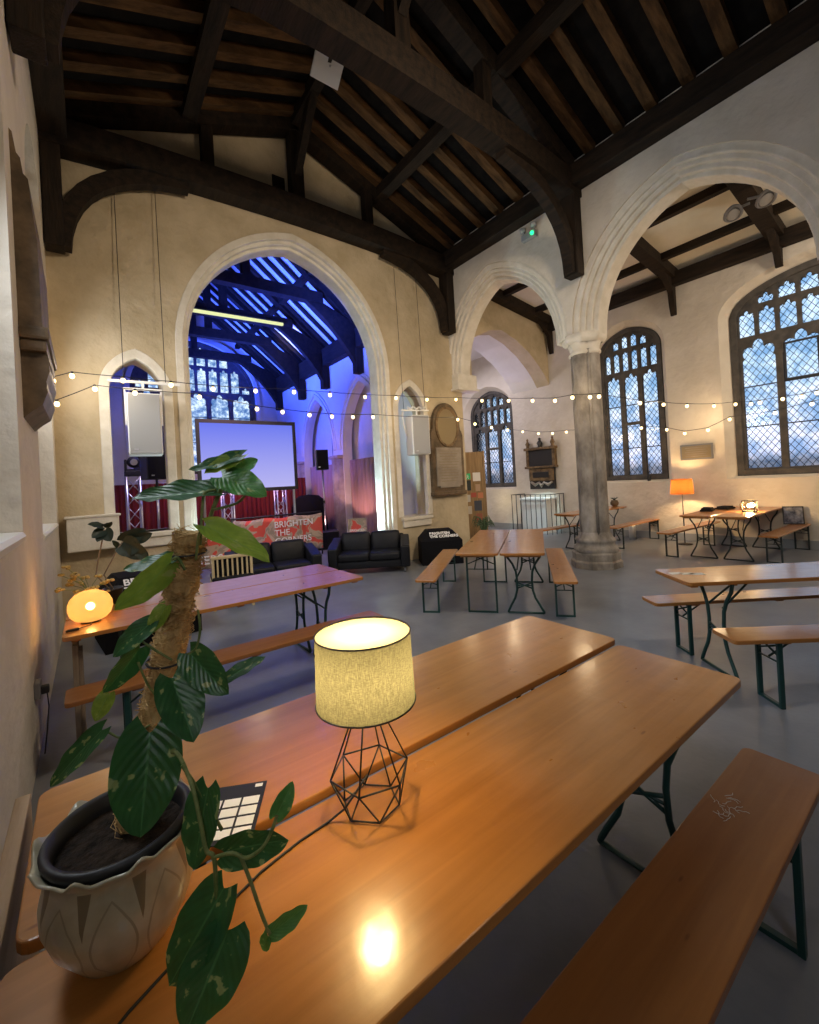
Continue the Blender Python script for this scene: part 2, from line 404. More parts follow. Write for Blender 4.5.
# ---- nave roof: boards, common rafters, purlins, ridge, trusses
RX, RZ, EZ = 3.14, 8.10, 6.72
def slope(x): return RZ - (RZ-EZ)*abs(x-RX)/3.56
rb = MB().prism([(-.9, slope(-.9)+.1), (RX, RZ+.1), (7.4, slope(7.4)+.1), (7.4, slope(7.4)+.2), (RX, RZ+.24), (-.9, slope(-.9)+.2)], 'y', -5, 7.2)
roof = sobj('ceiling', rb.mesh('ceiling'), M['roofboard'])
y = 6.86
while y > -4.8:
    for s in (-1, 1):
        x1 = RX+s*3.5
        b = MB().beam((RX, y, RZ+.03), (x1, y, slope(x1)+.03), .15, .15, (0, 0, 1))
        link('rafter', b.mesh('rafter'), M['rafter'], roof)
    y -= .47
for s in (-1, 1):
    xp = RX+s*1.70
    link('purlin', MB().box((xp, 1.1, slope(xp)-.13), (.2, 12.1, .2)).mesh('purlin'), M['oak'], roof)
    xq = XL+.14 if s < 0 else XA0-.13
    link('wall_plate', MB().box((xq, 1.1, 6.44), (.30 if s < 0 else .26, 12.1, .34), bev=.02).mesh('wall_plate'), M['oak'], roof)
link('ridge_beam', MB().box((RX, 1.1, RZ-.1), (.16, 12.1, .2)).mesh('ridge_beam'), M['oak'], roof)
def curve_brace(p0, p1, bulge, y, w, d0, n=10):
    """curved brace in an x-z plane, thickness d0, between p0 and p1 with the corner pulled towards bulge"""
    a, b, c = V((p0[0], p0[1])), V((p1[0], p1[1])), V((bulge[0], bulge[1]))
    top, bot = [], []
    for i in range(n+1):
        t = i/n; p = a*(1-t)**2 + c*2*t*(1-t) + b*t*t
        tg = ((c-a)*(1-t)+(b-c)*t).normalized(); nr = V((-tg.y, tg.x))
        top.append(p+nr*d0/2); bot.append(p-nr*d0/2)
    return MB().prism(top+bot[::-1], 'y', y-w/2, y+w/2)
TR_L = ['black oak roof truss against the chancel arch wall', 'heavy oak roof truss crossing the nave above the grey stone pillar', 'oak roof truss nearest the camera, high over the front tables']
for k, y in enumerate((7.04, 3.95)):
    t = thing('roof_truss', TR_L[k], 'roof truss', (RX, y, 6.2), 0, 'nave roof trusses')
    off = (-RX, -y, -6.2)
    n = 12; lo_, hi_ = [], []
    for i in range(n+1):
        x = XL + (XA0-XL)*i/n; cb = .14*(1-((x-RX)/3.5)**2)
        lo_.append((x, 6.16+cb)); hi_.append((x, 6.52+cb))
    MB().prism(lo_+hi_[::-1], 'y', y-.15, y+.15).build('tie_beam', M['oak'], t, off)
    MB().box((RX, y, 7.3), (.22, .2, 1.4)).build('king_post', M['oakz'], t, off)
    for s in (-1, 1):
        xe = RX+s*3.42
        MB().beam((RX, y, RZ-.12), (xe, y, slope(xe)-.12), .24, .26).build('principal_rafter', M['oak'], t, off)
        xs = RX+s*1.45
        MB().box((xs, y, (6.58+slope(xs)-.2)/2), (.17, .16, slope(xs)-.2-6.58)).build('strut', M['oakz'], t, off)
        xw = (XL+.11) if s < 0 else (XA0-.11)
        MB().box((xw, y, 5.55), (.20, .26, 1.35), bev=.015).build('wall_post', M['oakz'], t, off)
        xb = xw - s*.07
        curve_brace((xb, 4.9), (RX+s*1.75, 6.27), (xb-s*.05, 6.12), y, .17, .20).build('brace', M['oak'], t, off)
    MB().beam((RX, y-.05, 7.1), (RX, y-.85, RZ-.15), .12, .16).build('ridge_brace', M['oak'], t, off)

# ---- chancel beyond the arch
XCL, XCR, YE = .10, 6.00, 16.4
end_hole = arched(3.2, 2.0, 2.3, 5.0, 6.98, 14)
ew = plate([(-.6, -.1), (7, -.1), (7, 9.8), (-.6, 9.8)], [end_hole], 'y', YE, YE+.4, 'wall_chancel_end')
wce = sobj('wall_chancel_end', ew, M['limewash'])
link('arch_moulding', plate(ring(3.2, 2.02, 5.0, 7.0, .14, 2.3, 14), [], 'y', YE-.06, YE+.02, 'arch_moulding', .01), M['limewash'], wce)
sobj('wall_chancel_left', MB().box((XCL-.15, 12.0, 3.3), (.3, 8.8, 6.8)).mesh('w'), M['limewash'])
cb_ = [(10.1, 1.08, 2.75, 4.45), (12.9, 1.08, 2.75, 4.45)]
cr = plate([(YC1, -.1), (YE, -.1), (YE, 6.1), (YC1, 6.1)], [arched(c, a, .02, sp, ap, 12) for c, a, sp, ap in cb_], 'x', XCR, XCR+.3, 'wall_chancel_right')
wcr = sobj('wall_chancel_right', cr, M['limewash'])
for c, a, sp, ap in cb_:
    for e, w, x0 in ((.0, .06, XCR+.08), (.10, .05, XCR-.04), (.20, .05, XCR-.03)):
        link('arch_moulding', plate(ring(c, a+e, sp, ap+e*1.1, w, 2.7, 12), [], 'x', x0, XCR+.2, 'arch_moulding', .01), M['limewash'], wcr)
lanc = [(9.95, .22, 2.6, 3.45, 3.9), (12.45, .24, 2.6, 3.5, 3.95)]
nb = plate([(YC1, -.1), (YE, -.1), (YE, 6.1), (YC1, 6.1)], [arched(*l) for l in lanc], 'x', XCR+.45, XCR+.6, 'wall_chancel_niche')
sobj('wall_chancel_niche', nb, M['limewash'])
for yc in (11.5, 14.3, 8.7):
    b = MB()
    for dy in (-.14, .14): b.tube([(XCR+.02, yc+dy, 0), (XCR+.02, yc+dy, 2.42)], .15, 14)
    b.tube([(XCR-.06, yc, 0), (XCR-.06, yc, 2.42)], .15, 14)
    b.box((XCR+.04, yc, 2.47), (.46, .60, .10), bev=.04)
    link('attached_column', b.mesh('attached_column'), M['paleclustered'], wcr)
CRX, CRZ, CEZ, CHW = 3.05, 8.25, 5.80, 2.95
def cs(x): return CRZ-(CRZ-CEZ)*abs(x-CRX)/CHW
cc = MB().prism([(-.3, cs(-.3)+.06), (CRX, CRZ+.06), (6.4, cs(6.4)+.06), (6.4, cs(6.4)+.16), (CRX, CRZ+.2), (-.3, cs(-.3)+.16)], 'y', YC1, YE)
ceil_c = sobj('ceiling_chancel', cc.mesh('ceiling_chancel'), M['limewash'])
y = 7.9
while y < 16.3:
    for s in (-1, 1):
        x1 = CRX+s*(CHW-.02)
        link('rafter', MB().beam((CRX, y, CRZ-.02), (x1, y, cs(x1)-.02), .10, .08).mesh('rafter'), M['oak'], ceil_c)
    y += .42
for s in (-1, 1):
    xp = CRX+s*1.55
    link('purlin', MB().box((xp, 12.0, cs(xp)-.05), (.15, 8.6, .14)).mesh('purlin'), M['oak'], ceil_c)
    link('wall_plate', MB().box((CRX+s*(CHW-.12), 12.0, 5.48), (.22, 8.6, .50)).mesh('wall_plate'), M['oak'], ceil_c)
CT_L = ['first dark roof truss inside the blue-lit chancel', 'second dark roof truss inside the blue-lit chancel', 'third dark roof truss inside the blue-lit chancel', 'farthest dark roof truss before the chancel east window']
for k, y in enumerate((9.85, 11.85, 13.6, 15.75)):
    t = thing('roof_truss', CT_L[k], 'roof truss', (CRX, y, 6.3), 0, 'chancel roof trusses'); off = (-CRX, -y, -6.3)
    MB().box((CRX, y, 6.34), (3.7, .22, .26)).build('collar_beam', M['oak'], t, off)
    MB().box((CRX, y, 7.25), (.18, .18, 1.6)).build('king_post', M['oakz'], t, off)
    for s in (-1, 1):
        xe = CRX+s*(CHW-.08)
        MB().beam((CRX, y, CRZ-.04), (xe, y, cs(xe)-.04), .20, .22).build('principal_rafter', M['oak'], t, off)
        MB().box((CRX+s*(CHW-.13), y, 5.1), (.20, .22, 1.05)).build('wall_post', M['oakz'], t, off)
        # solid curved arch brace between wall post and collar
        a0 = (CRX+s*(CHW-.10), 4.58); b0 = (CRX+s*1.25, 6.30)
        pts = [a0, (CRX+s*(CHW-.02), 5.8), (CRX+s*1.3, 6.45), b0]
        n = 12
        for i in range(1, n):
            q = i/n; P0, P1, P2 = V(b0), V((CRX+s*2.25, 5.72)), V(a0)
            p_ = P0*(1-q)**2+P1*2*q*(1-q)+P2*q*q; pts.append((p_.x, p_.y))
        MB().prism(pts, 'y', y-.08, y+.08).build('brace', M['oak'], t, off)

# ---- windows
def inside(poly, p):
    c = False; n = len(poly)
    for i in range(n):
        a, b = poly[i], poly[i-1]
        if (a[1] > p[1]) != (b[1] > p[1]) and p[0] < (b[0]-a[0])*(p[1]-a[1])/(b[1]-a[1])+a[0]: c = not c
    return c
def cusped(c, w, z0, z1):
    """light with a trefoil-cusped head: sill z0, top z1, half width w"""
    zs = z1-w*1.45; out = [(c-w, z0), (c+w, z0)]
    for i in range(0, 25):
        th = pi*i/24; r = w*(.74+.34*abs(sin(3*th))**.8) if 0 < i < 24 else w
        z = zs+r*sin(th)*1.36
        out.append((c+r*cos(th), z))
    return out
def quatre(c, z, r):
    return [(c+r*(.62+.42*abs(cos(2*t)))*cos(t), z+1.15*r*(.62+.42*abs(cos(2*t)))*sin(t)) for t in [2*pi*i/24 for i in range(24)]]
def gothic(name, axis, pos, c, a, sill, spring, apex, nl, head, glass, mat, tiers=2, transom=None, bars=(), fw=.09, dirn=1, struct=True):
    """traceried window: frame, tracery plate with cusped lights, one sheet of glazing"""
    d = dirn
    out = arched(c, a, sill, spring, apex); inn = arched(c, a-fw, sill+fw, spring, apex-fw*1.1)
    rng = lambda p, q: (min(pos+d*p, pos+d*q), max(pos+d*p, pos+d*q))
    x0, x1 = rng(-.10, .06)
    f = link(name, plate(out, [inn], axis, x0, x1, 'window_frame', .008), mat)
    structure(f)
    lw = 2*(a-fw)/nl; mu = .05 if nl < 5 else .07; holes = []
    safe = arched(c, a-fw-.02, sill+fw, spring, apex-fw*1.1-.025)
    for i in range(nl):
        lc = c-(a-fw)+lw*(i+.5)
        h = head
        zmax = h
        while zmax > sill+.6 and not all(inside(safe, p) for p in cusped(lc, lw/2-mu, sill+fw+.03, zmax)[2:]): zmax -= .04
        if transom and i % 2 == 1 or (transom and nl == 3 and i == 1):
            holes.append([(lc-lw/2+mu, sill+fw+.03), (lc+lw/2-mu, sill+fw+.03), (lc+lw/2-mu, transom-.03), (lc-lw/2+mu, transom-.03)])
            holes.append(cusped(lc, lw/2-mu, transom+.03, zmax))
        else: holes.append(cusped(lc, lw/2-mu, sill+fw+.03, zmax))
        # panel tracery over each light
        z0 = head+.07
        for t in range(tiers):
            hw = lw/4-mu*.55
            z1 = z0+(apex-head)*.46 if tiers > 1 else apex
            for q in (-1, 1):
                pc = lc+q*lw/4; zt = z1
                while zt > z0+.14 and not all(inside(safe, p) for p in cusped(pc, hw, z0, zt)): zt -= .03
                if zt > z0+.15: holes.append(cusped(pc, hw, z0, zt))
            z0 = z1+.06
    y0, y1 = rng(-.055, .03)
    link('tracery', plate(inn, holes, axis, y0, y1, 'tracery', .006), mat, f)
    g0, g1 = rng(.0, .006)
    link('pane', plate(inn, [], axis, g0, g1, 'pane'), glass, f)
    if bars:
        b = MB()
        for z in bars:
            if axis == 'x': b.beam((pos-d*.03, c-a+fw, z), (pos-d*.03, c+a-fw, z), .018, .022)
            else: b.beam((c-a+fw, pos-d*.03, z), (c+a-fw, pos-d*.03, z), .018, .022)
        link('saddle_bar', b.mesh('saddle_bar'), M['leadbar'], f)
    return f
w1 = gothic('window_1', 'x', XW+.06, *WIN[0], 4, 4.08, M['glassY'], M['tracery'], 2, None, (2.35, 3.15), .10)
cb1 = MB(); hw = .235
for z in (3.18, 3.86): cb1.beam((XW+.02, 1.95-hw, z), (XW+.02, 1.95+hw, z), .03, .035)
for q in (-1, 1): cb1.beam((XW+.02, 1.95+q*hw, 3.16), (XW+.02, 1.95+q*hw, 3.88), .03, .035, (1, 0, 0))
link('casement', cb1.mesh('casement'), M['leadbar'], w1)
gothic('window_2', 'x', XW+.06, *WIN[1], 3, 3.98, M['glassY'], M['tracery'], 2, 2.75, (2.15, 3.2), .085)
gothic('window_3', 'x', XW+.06, *WIN[2], 3, 3.25, M['glassY'], M['tracery'], 2, 2.55, (2.1,), .085)
gothic('window_4', 'y', YE+.12, 3.2, 2.0, 2.3, 5.0, 6.98, 5, 5.15, M['glassX'], M['tracery'], 2, None, (3.4, 4.3), .12)
for i, l in enumerate(lanc):
    c, a, s, sp, ap = l
    f = link('window_%d' % (5+i), plate(arched(*l), [arched(c, a-.045, s+.05, sp, ap-.06)], 'x', XCR+.42, XCR+.55, 'f', .005), M['tracery']); structure(f)
    link('pane', plate(arched(c, a-.04, s+.045, sp, ap-.055), [], 'x', XCR+.50, XCR+.506, 'pane'), M['glassC'], f)
for i, r in enumerate(rec):  # the last window fills the added, unseen recess
    gothic('window_%d' % (7+i), 'x', -.86, *r, 2, 4.3, M['glassY'], M['tracery'], 1, None, (), .10, -1)
# ================================================================== beer-garden tables and benches
def rrect(hx, hy, r, n=4):
    out = []
    for cx, cy, a0 in ((hx-r, hy-r, 0), (-hx+r, hy-r, 90), (-hx+r, -hy+r, 180), (hx-r, -hy+r, 270)):
        for i in range(n+1):
            a = radians(a0+90*i/n); out.append((cx+r*cos(a), cy+r*sin(a)))
    return out
def slab(hx, hy, r, z0, z1, name):
    b = MB().prism(rrect(hx, hy, r), 'z', z0, z1)
    es = [e for e in b.bm.edges if abs(e.verts[0].co.z-e.verts[1].co.z) < 1e-5]
    bmesh.ops.bevel(b.bm, geom=es, offset=.004, segments=2, profile=.5, affect='EDGES')
    return b.mesh(name)
TH, BH = .774, .47
def leg_curved(x, top=TH-.03):
    b = MB(); pr = [(.205, .012), (.20, .03), (.17, .09), (.115, .19), (.09, .28), (.085, .40), (.095, .50), (.13, .59), (.185, .67), (.205, top)]
    for s in (-1, 1): b.tube([(x, s*w, z) for w, z in pr], .0135, 8)
    b.tube([(x, -.205, .013), (x, .205, .013)], .012, 6)
    b.tube([(x, -.088, .30), (x, .088, .37)], .009, 6); b.tube([(x, .088, .30), (x, -.088, .37)], .009, 6)
    b.tube([(x, -.088, .335), (x, .088, .335)], .007, 6)
    b.tube([(x, -.21, top), (x, .21, top)], .012, 6)
    return b
def leg_straight(x, hw, top, zx=.12):
    b = MB()
    for s in (-1, 1): b.box((x, s*hw, top/2), (.030, .022, top), bev=.003)
    b.box((x, 0, .010), (.024, 2*hw, .018)); b.box((x, 0, top-.008), (.026, 2*hw, .016))
    b.tube([(x, -hw, top-.02), (x, hw, top-.02-zx)], .007, 6); b.tube([(x, hw, top-.02), (x, -hw, top-.02-zx)], .007, 6)
    b.tube([(x, -hw, top-.03-zx*1.35), (x, hw, top-.03-zx*1.35)], .006, 6)
    return b
def make_table(label, kind='curved', L=2.2, wd=.49, top='beer', metal='green', group=None):
    t = thing('beer_table', label, 'table', group=group)
    link('tabletop', slab(L/2, wd/2, .035, TH-.028, TH, 'tabletop'), M[top], t)
    for x in (-L/2+.07, -L/2+.36, 0, L/2-.36, L/2-.07): MB().box((x, 0, TH-.039), (.05, wd-.10, .024), bev=.003).build('batten', M[top], t)
    for s in (-1, 1):
        x = s*(L/2-.34)
        f = leg_curved(x) if kind == 'curved' else leg_straight(x, .17, TH-.03, .14)
        lf_ = f.build('leg_frame', M[metal], t)
        for q in (-1, 1): MB().tube([(x, q*.08, .52), (x-s*.26, q*.05, TH-.035)], .008, 6).build('stay', M[metal], lf_)
    return t
def make_bench(label, L=2.2, wd=.25, top='beer', metal='green', group=None):
    t = thing('beer_bench', label, 'bench', group=group)
    link('bench_top', slab(L/2, wd/2, .03, BH-.028, BH, 'bench_top'), M[top], t)
    for x in (-L/2+.36, 0, L/2-.36): MB().box((x, 0, BH-.038), (.06, wd-.08, .022), bev=.003).build('batten', M[top], t)
    for s in (-1, 1):
        x = s*(L/2-.30)
        lf_ = leg_straight(x, .095, BH-.03, .08).build('leg_frame', M[metal], t)
        s_ = MB().tube([(x, 0, BH-.16), (x-s*.2, 0, BH-.035)], .007, 6); s_.build('stay', M[metal], lf_)
    return t
def put(o, p, ang=0): o.location = (p[0], p[1], 0); o.rotation_euler = (0, 0, radians(ang)); return o

ta = put(make_table('orange pine table in the foreground under the wire lamp and potted plant', L=2.25, wd=.51), (.955, .868))
tr_ = put(make_table('rear foreground orange table, directly behind the one with the wire lamp', L=2.25, wd=.55), (.975, 1.412)); tr_.scale = (1, 1, 1.024)
bf = put(make_bench('worn brown bench in the bottom right corner beside the lamp table', top='beer_dark'), (1.03, .515))
# left pair by the wall
ta = put(make_table('table by the left wall carrying the glowing egg lamp'), (.93, 3.745))
dup(ta, (.93, 4.25, 0), 0, 'table behind the egg lamp table, nearer the striped chair')
dup(bf, (.94, 3.325, 0), 0, 'bench in front of the egg lamp table, behind the white lampshade')
# centre group, turned
ang = 36.5; e = V((cos(radians(ang)), sin(radians(ang)), 0)); n_ = V((-e.y, e.x, 0))
c0 = V((4.42, 4.13, 0))+n_*.04
cs_ = put(make_table('left table of the middle pair, standing on straight legs', 'straight'), c0, ang)
dup(ta, c0-n_*.505, radians(ang), 'right table of the middle pair, on curved legs facing the pillar')
bb = put(make_bench('bench on the left of the middle pair of tables, pointing at the black box'), V((3.96, 4.68, 0)), 40)
dup(bb, V((4.93, 3.41, 0)), radians(38), 'bench on the right of the middle pair, ending near the pillar base')
# right group
ang = -38.5; e = V((cos(radians(ang)), sin(radians(ang)), 0))
dup(ta, V((3.66, 1.55, 0))+e*1.13, radians(ang), 'single table cut by the right picture edge, with loose papers on its corner')
dup(bb, V((3.95, 1.87, 0))+e*1.12, radians(-37), 'bench behind the papers table, on the side of the far wall')
dup(bb, V((3.42, 1.12, 0))+e*1.12, radians(-39.5), 'bench before the papers table, its end closest to the lamp table')
# far right, by the outer wall
ft = put(make_table('far table under the big window, on the side of the orange floor lamp', metal='darkgreen'), (9.44, 3.03), 0)
dup(ft, (9.46, 2.53, 0), 0, 'far table under the big window carrying the lit glass lantern')
fb = put(make_bench('far bench next to the orange floor lamp', metal='darkgreen'), (9.28, 3.44), -2)
dup(fb, (9.60, 2.06, 0), radians(-1), 'far bench under the big window with a picture board on it')
# beyond the pillar
dup(ft, (9.02, 5.30, 0), 0, 'table seen half hidden left of the pillar, below the wall memorial')
dup(fb, (8.05, 5.62, 0), radians(-4), 'bench left of the pillar in front of the memorial railing')
dup(fb, (9.62, 4.62, 0), radians(0), 'bench to the right of the pillar below the narrow window')
# folded table leaning on edge between the near tables and the wall
t = thing('folded_table', 'folded pale board standing on edge between the near table and left wall', 'folded table', (-.192, 1.29, 0))
link('board', MB().box((0, 0, .385), (.036, .92, .765), bev=.004).mesh('board'), M['ply'], t)
link('folded_legs', MB().beam((-.026, -.3, .05), (-.026, .3, .6), .02, .02).beam((-.026, .3, .05), (-.026, -.3, .6), .02, .02).mesh('folded_legs'), M['green'], t)
t = thing('folded_table', 'folded grey plank leaning upright under the end of the egg lamp table', 'folded table', (-.11, 3.72, 0))
link('board', MB().box((0, 0, .345), (.03, .30, .68), Matrix.Rotation(-.04, 3, 'X'), .004).mesh('board'), M['plankwood'], t)
for y in (.02, -.10): link('folded_leg', MB().box((.026, y, .33), (.022, .04, .62), bev=.003).mesh('folded_leg'), M['plankwood'], t)
# wall socket on the left wall
t = thing('wall_socket', 'small grey wall socket with a black plug below the egg lamp', 'socket', (XL, 3.62, .46))
link('box', MB().box((.016, 0, 0), (.032, .1, .1), bev=.008).mesh('box'), M['greymetal'], t)
link('plug', MB().box((.05, 0, -.01), (.045, .045, .05), bev=.01).tube([(.06, 0, -.03), (.065, .0, -.12), (.05, .02, -.28), (.03, .06, -.44)], .004, 6).mesh('plug'), M['black'], t)

# ================================================================== pillar
def lobed(th, k=.10): return 1+k*cos(4*th)
t = thing('stone_pillar', 'grey weathered clustered stone pillar carrying the nave arcade', 'pillar', (7.01, 4.09, 0))
def clu(r):
    def f(th, i): return .86+.20*abs(cos(2*th))**.75
    return f
def oct_(th, i): 
    a = (th+pi/8) % (pi/4)-pi/8; return .97/cos(a)
sh = MB().lathe([(.245, .55), (.24, 1.2), (.24, 2.2), (.24, 3.72)], 64, f=lambda th, i: .80+.24*abs(cos(2*th))**.6)
for a in range(4):
    q = pi/4+a*pi/2; sh.tube([(.20*cos(q), .20*sin(q), .55), (.20*cos(q), .20*sin(q), 3.72)], .032, 8)
sh.build('shaft', M['greystone'], t)
b = MB().lathe([(.40, 0), (.40, .10), (.385, .12), (.375, .13), (.375, .24), (.355, .27)], 64, f=oct_, smooth=False, cap0=True)
b.lathe([(.355, .26), (.365, .30), (.355, .345), (.33, .365), (.31, .40), (.32, .43), (.335, .455), (.32, .49), (.285, .51), (.265, .56), (.245, .60)], 64, f=lambda th, i: .86+.18*abs(cos(2*th))**.6)
b.build('base', M['greystone'], t)
c = MB().lathe([(.235, 3.64), (.265, 3.66), (.265, 3.69), (.24, 3.72), (.245, 3.78), (.285, 3.85)], 64, f=lambda th, i: .84+.2*abs(cos(2*th))**.6)
c.lathe([(.285, 3.83), (.33, 3.86), (.35, 3.90), (.35, 3.94), (.335, 3.96), (.34, 3.985)], 64, f=oct_, cap1=True)
c.build('capital', M['freestone'], t)
# ================================================================== wire lamp on the near table
def shade_mat(name, col, em, weave=260):
    m, nt, p = newmat(name); L = nt.links.new; out = nt.nodes['Material Output']
    tc = N(nt, 'ShaderNodeTexCoord'); mp = N(nt, 'ShaderNodeMapping'); mp.inputs['Scale'].default_value = (1, 1, 5.5); L(tc.outputs['Object'], mp.inputs[0])
    n1 = N(nt, 'ShaderNodeTexNoise', Scale=weave*.45, Detail=3); L(mp.outputs[0], n1.inputs[0])
    mp2 = N(nt, 'ShaderNodeMapping'); mp2.inputs['Scale'].default_value = (5, 5, .7); L(tc.outputs['Object'], mp2.inputs[0])
    n2 = N(nt, 'ShaderNodeTexNoise', Scale=weave*.35, Detail=3); L(mp2.outputs[0], n2.inputs[0])
    ad = N(nt, 'ShaderNodeMath', operation='ADD'); L(n1.outputs[0], ad.inputs[0]); L(n2.outputs[0], ad.inputs[1])
    r = ramp(nt, [(.40, tuple(c*.38 for c in col)), (.62, col)]); mr = N(nt, 'ShaderNodeMath', operation='MULTIPLY'); mr.inputs[1].default_value = .5; L(ad.outputs[0], mr.inputs[0]); L(mr.outputs[0], r.inputs[0])
    df = N(nt, 'ShaderNodeBsdfDiffuse'); tr = N(nt, 'ShaderNodeBsdfTranslucent'); L(r.outputs[0], tr.inputs[0])
    df.inputs[0].default_value = (*[c*em for c in col], 1)
    mx = N(nt, 'ShaderNodeMixShader'); mx.inputs[0].default_value = .62; L(df.outputs[0], mx.inputs[1]); L(tr.outputs[0], mx.inputs[2])
    L(mx.outputs[0], out.inputs[0]); return m
M['linen'] = shade_mat('grey_linen_shade', (.115, .115, .080), .9)
M['orange_shade'] = shade_mat('orange_shade', (.18, .054, .014), .9)
def diffuser_mat(name, col):
    m, nt, p = newmat(name); L = nt.links.new; out = nt.nodes['Material Output']
    df = N(nt, 'ShaderNodeBsdfDiffuse'); tr = N(nt, 'ShaderNodeBsdfTranslucent'); df.inputs[0].default_value = (*col, 1); tr.inputs[0].default_value = (*col, 1)
    mx = N(nt, 'ShaderNodeMixShader'); mx.inputs[0].default_value = .6; L(df.outputs[0], mx.inputs[1]); L(tr.outputs[0], mx.inputs[2]); L(mx.outputs[0], out.inputs[0]); return m
M['diffuser'] = diffuser_mat('cream_diffuser', (.50, .46, .33))
LP = V((.578, 1.022, TH))
t = thing('table_lamp', 'lit wire-framed lamp with a grey linen drum shade on the near table', 'table lamp', LP)
z0, z1, z2 = .006, .096, .290
lowr = [V((.076*cos(radians(60*k+14)), .076*sin(radians(60*k+14)), z0)) for k in range(6)]
mid = [V((.107*cos(radians(60*k+44)), .107*sin(radians(60*k+44)), z1)) for k in range(6)]
topr = [V((.022*cos(radians(60*k+44)), .022*sin(radians(60*k+44)), z2)) for k in range(6)]
b = MB(); R_ = .0023
for k in range(6):
    j = (k+1) % 6
    for p, q in ((lowr[k], lowr[j]), (mid[k], mid[j]), (lowr[k], mid[k]), (lowr[j], mid[k]), (mid[k], topr[k]), (topr[k], topr[j])): b.tube([p, q], R_, 6)
b.build('wire_frame', M['blackmetal'], t)
zs0, zs1 = .284, .466
link('lamp_shade', MB().lathe([(.133, zs0), (.128, zs1)], 64).mesh('lamp_shade', False), M['linen'], t)
for r, z in ((.1335, zs0), (.1285, zs1)): MB().tube([(r*cos(2*pi*k/64), r*sin(2*pi*k/64), z) for k in range(64)], .0022, 6, closed=True).build('shade_rim', M['blackmetal'], t)
link('diffuser', MB().lathe([(.001, zs1-.003), (.1275, zs1-.003)], 48).mesh('diffuser'), M['diffuser'], t)
link('lamp_holder', MB().lathe([(.0, z2-.005), (.022, z2-.005), (.018, z2+.050), (.0, z2+.050)], 20).mesh('lamp_holder'), M['blackmetal'], t)
ob = link('bulb', MB().sphere((0, 0, z2+.080), .028, 16, 10).mesh('bulb'), emit('lamp_bulb', (1, .80, .45), 12), t)
cord = MB().tube([(-.02, -.02, .10), (-.08, .0, .03), (-.12, .02, .003), (-.2, .012, .003), (-.3, -.01, .003), (-.42, -.06, .003), (-.56, -.13, .003), (-.66, -.2, .003), (-.72, -.3, .003)], .0028, 6)
cord.build('power_cord', M['cord'], t)
lamp_light(LP+V((0, 0, z2+.080)), 10, (1, .70, .30), .036)
# menu card
t = thing('menu_card', 'small dark card printed with rows of white panels, beside the plant pot', 'card', (.262, 1.225, TH*1.024+.0015), radians(-28))
cd_ = link('card', MB().box((0, 0, 0), (.16, .21, .002)).mesh('card'), M['black'], t)
for i in range(3):
    for j in range(4): MB().box((-.049+.049*i, -.075+.036*j, .0015), (.043, .029, .001)).build('panel', M['white'], cd_)
MB().box((.06, .09, .0015), (.02, .012, .001)).build('panel', M['white'], cd_)

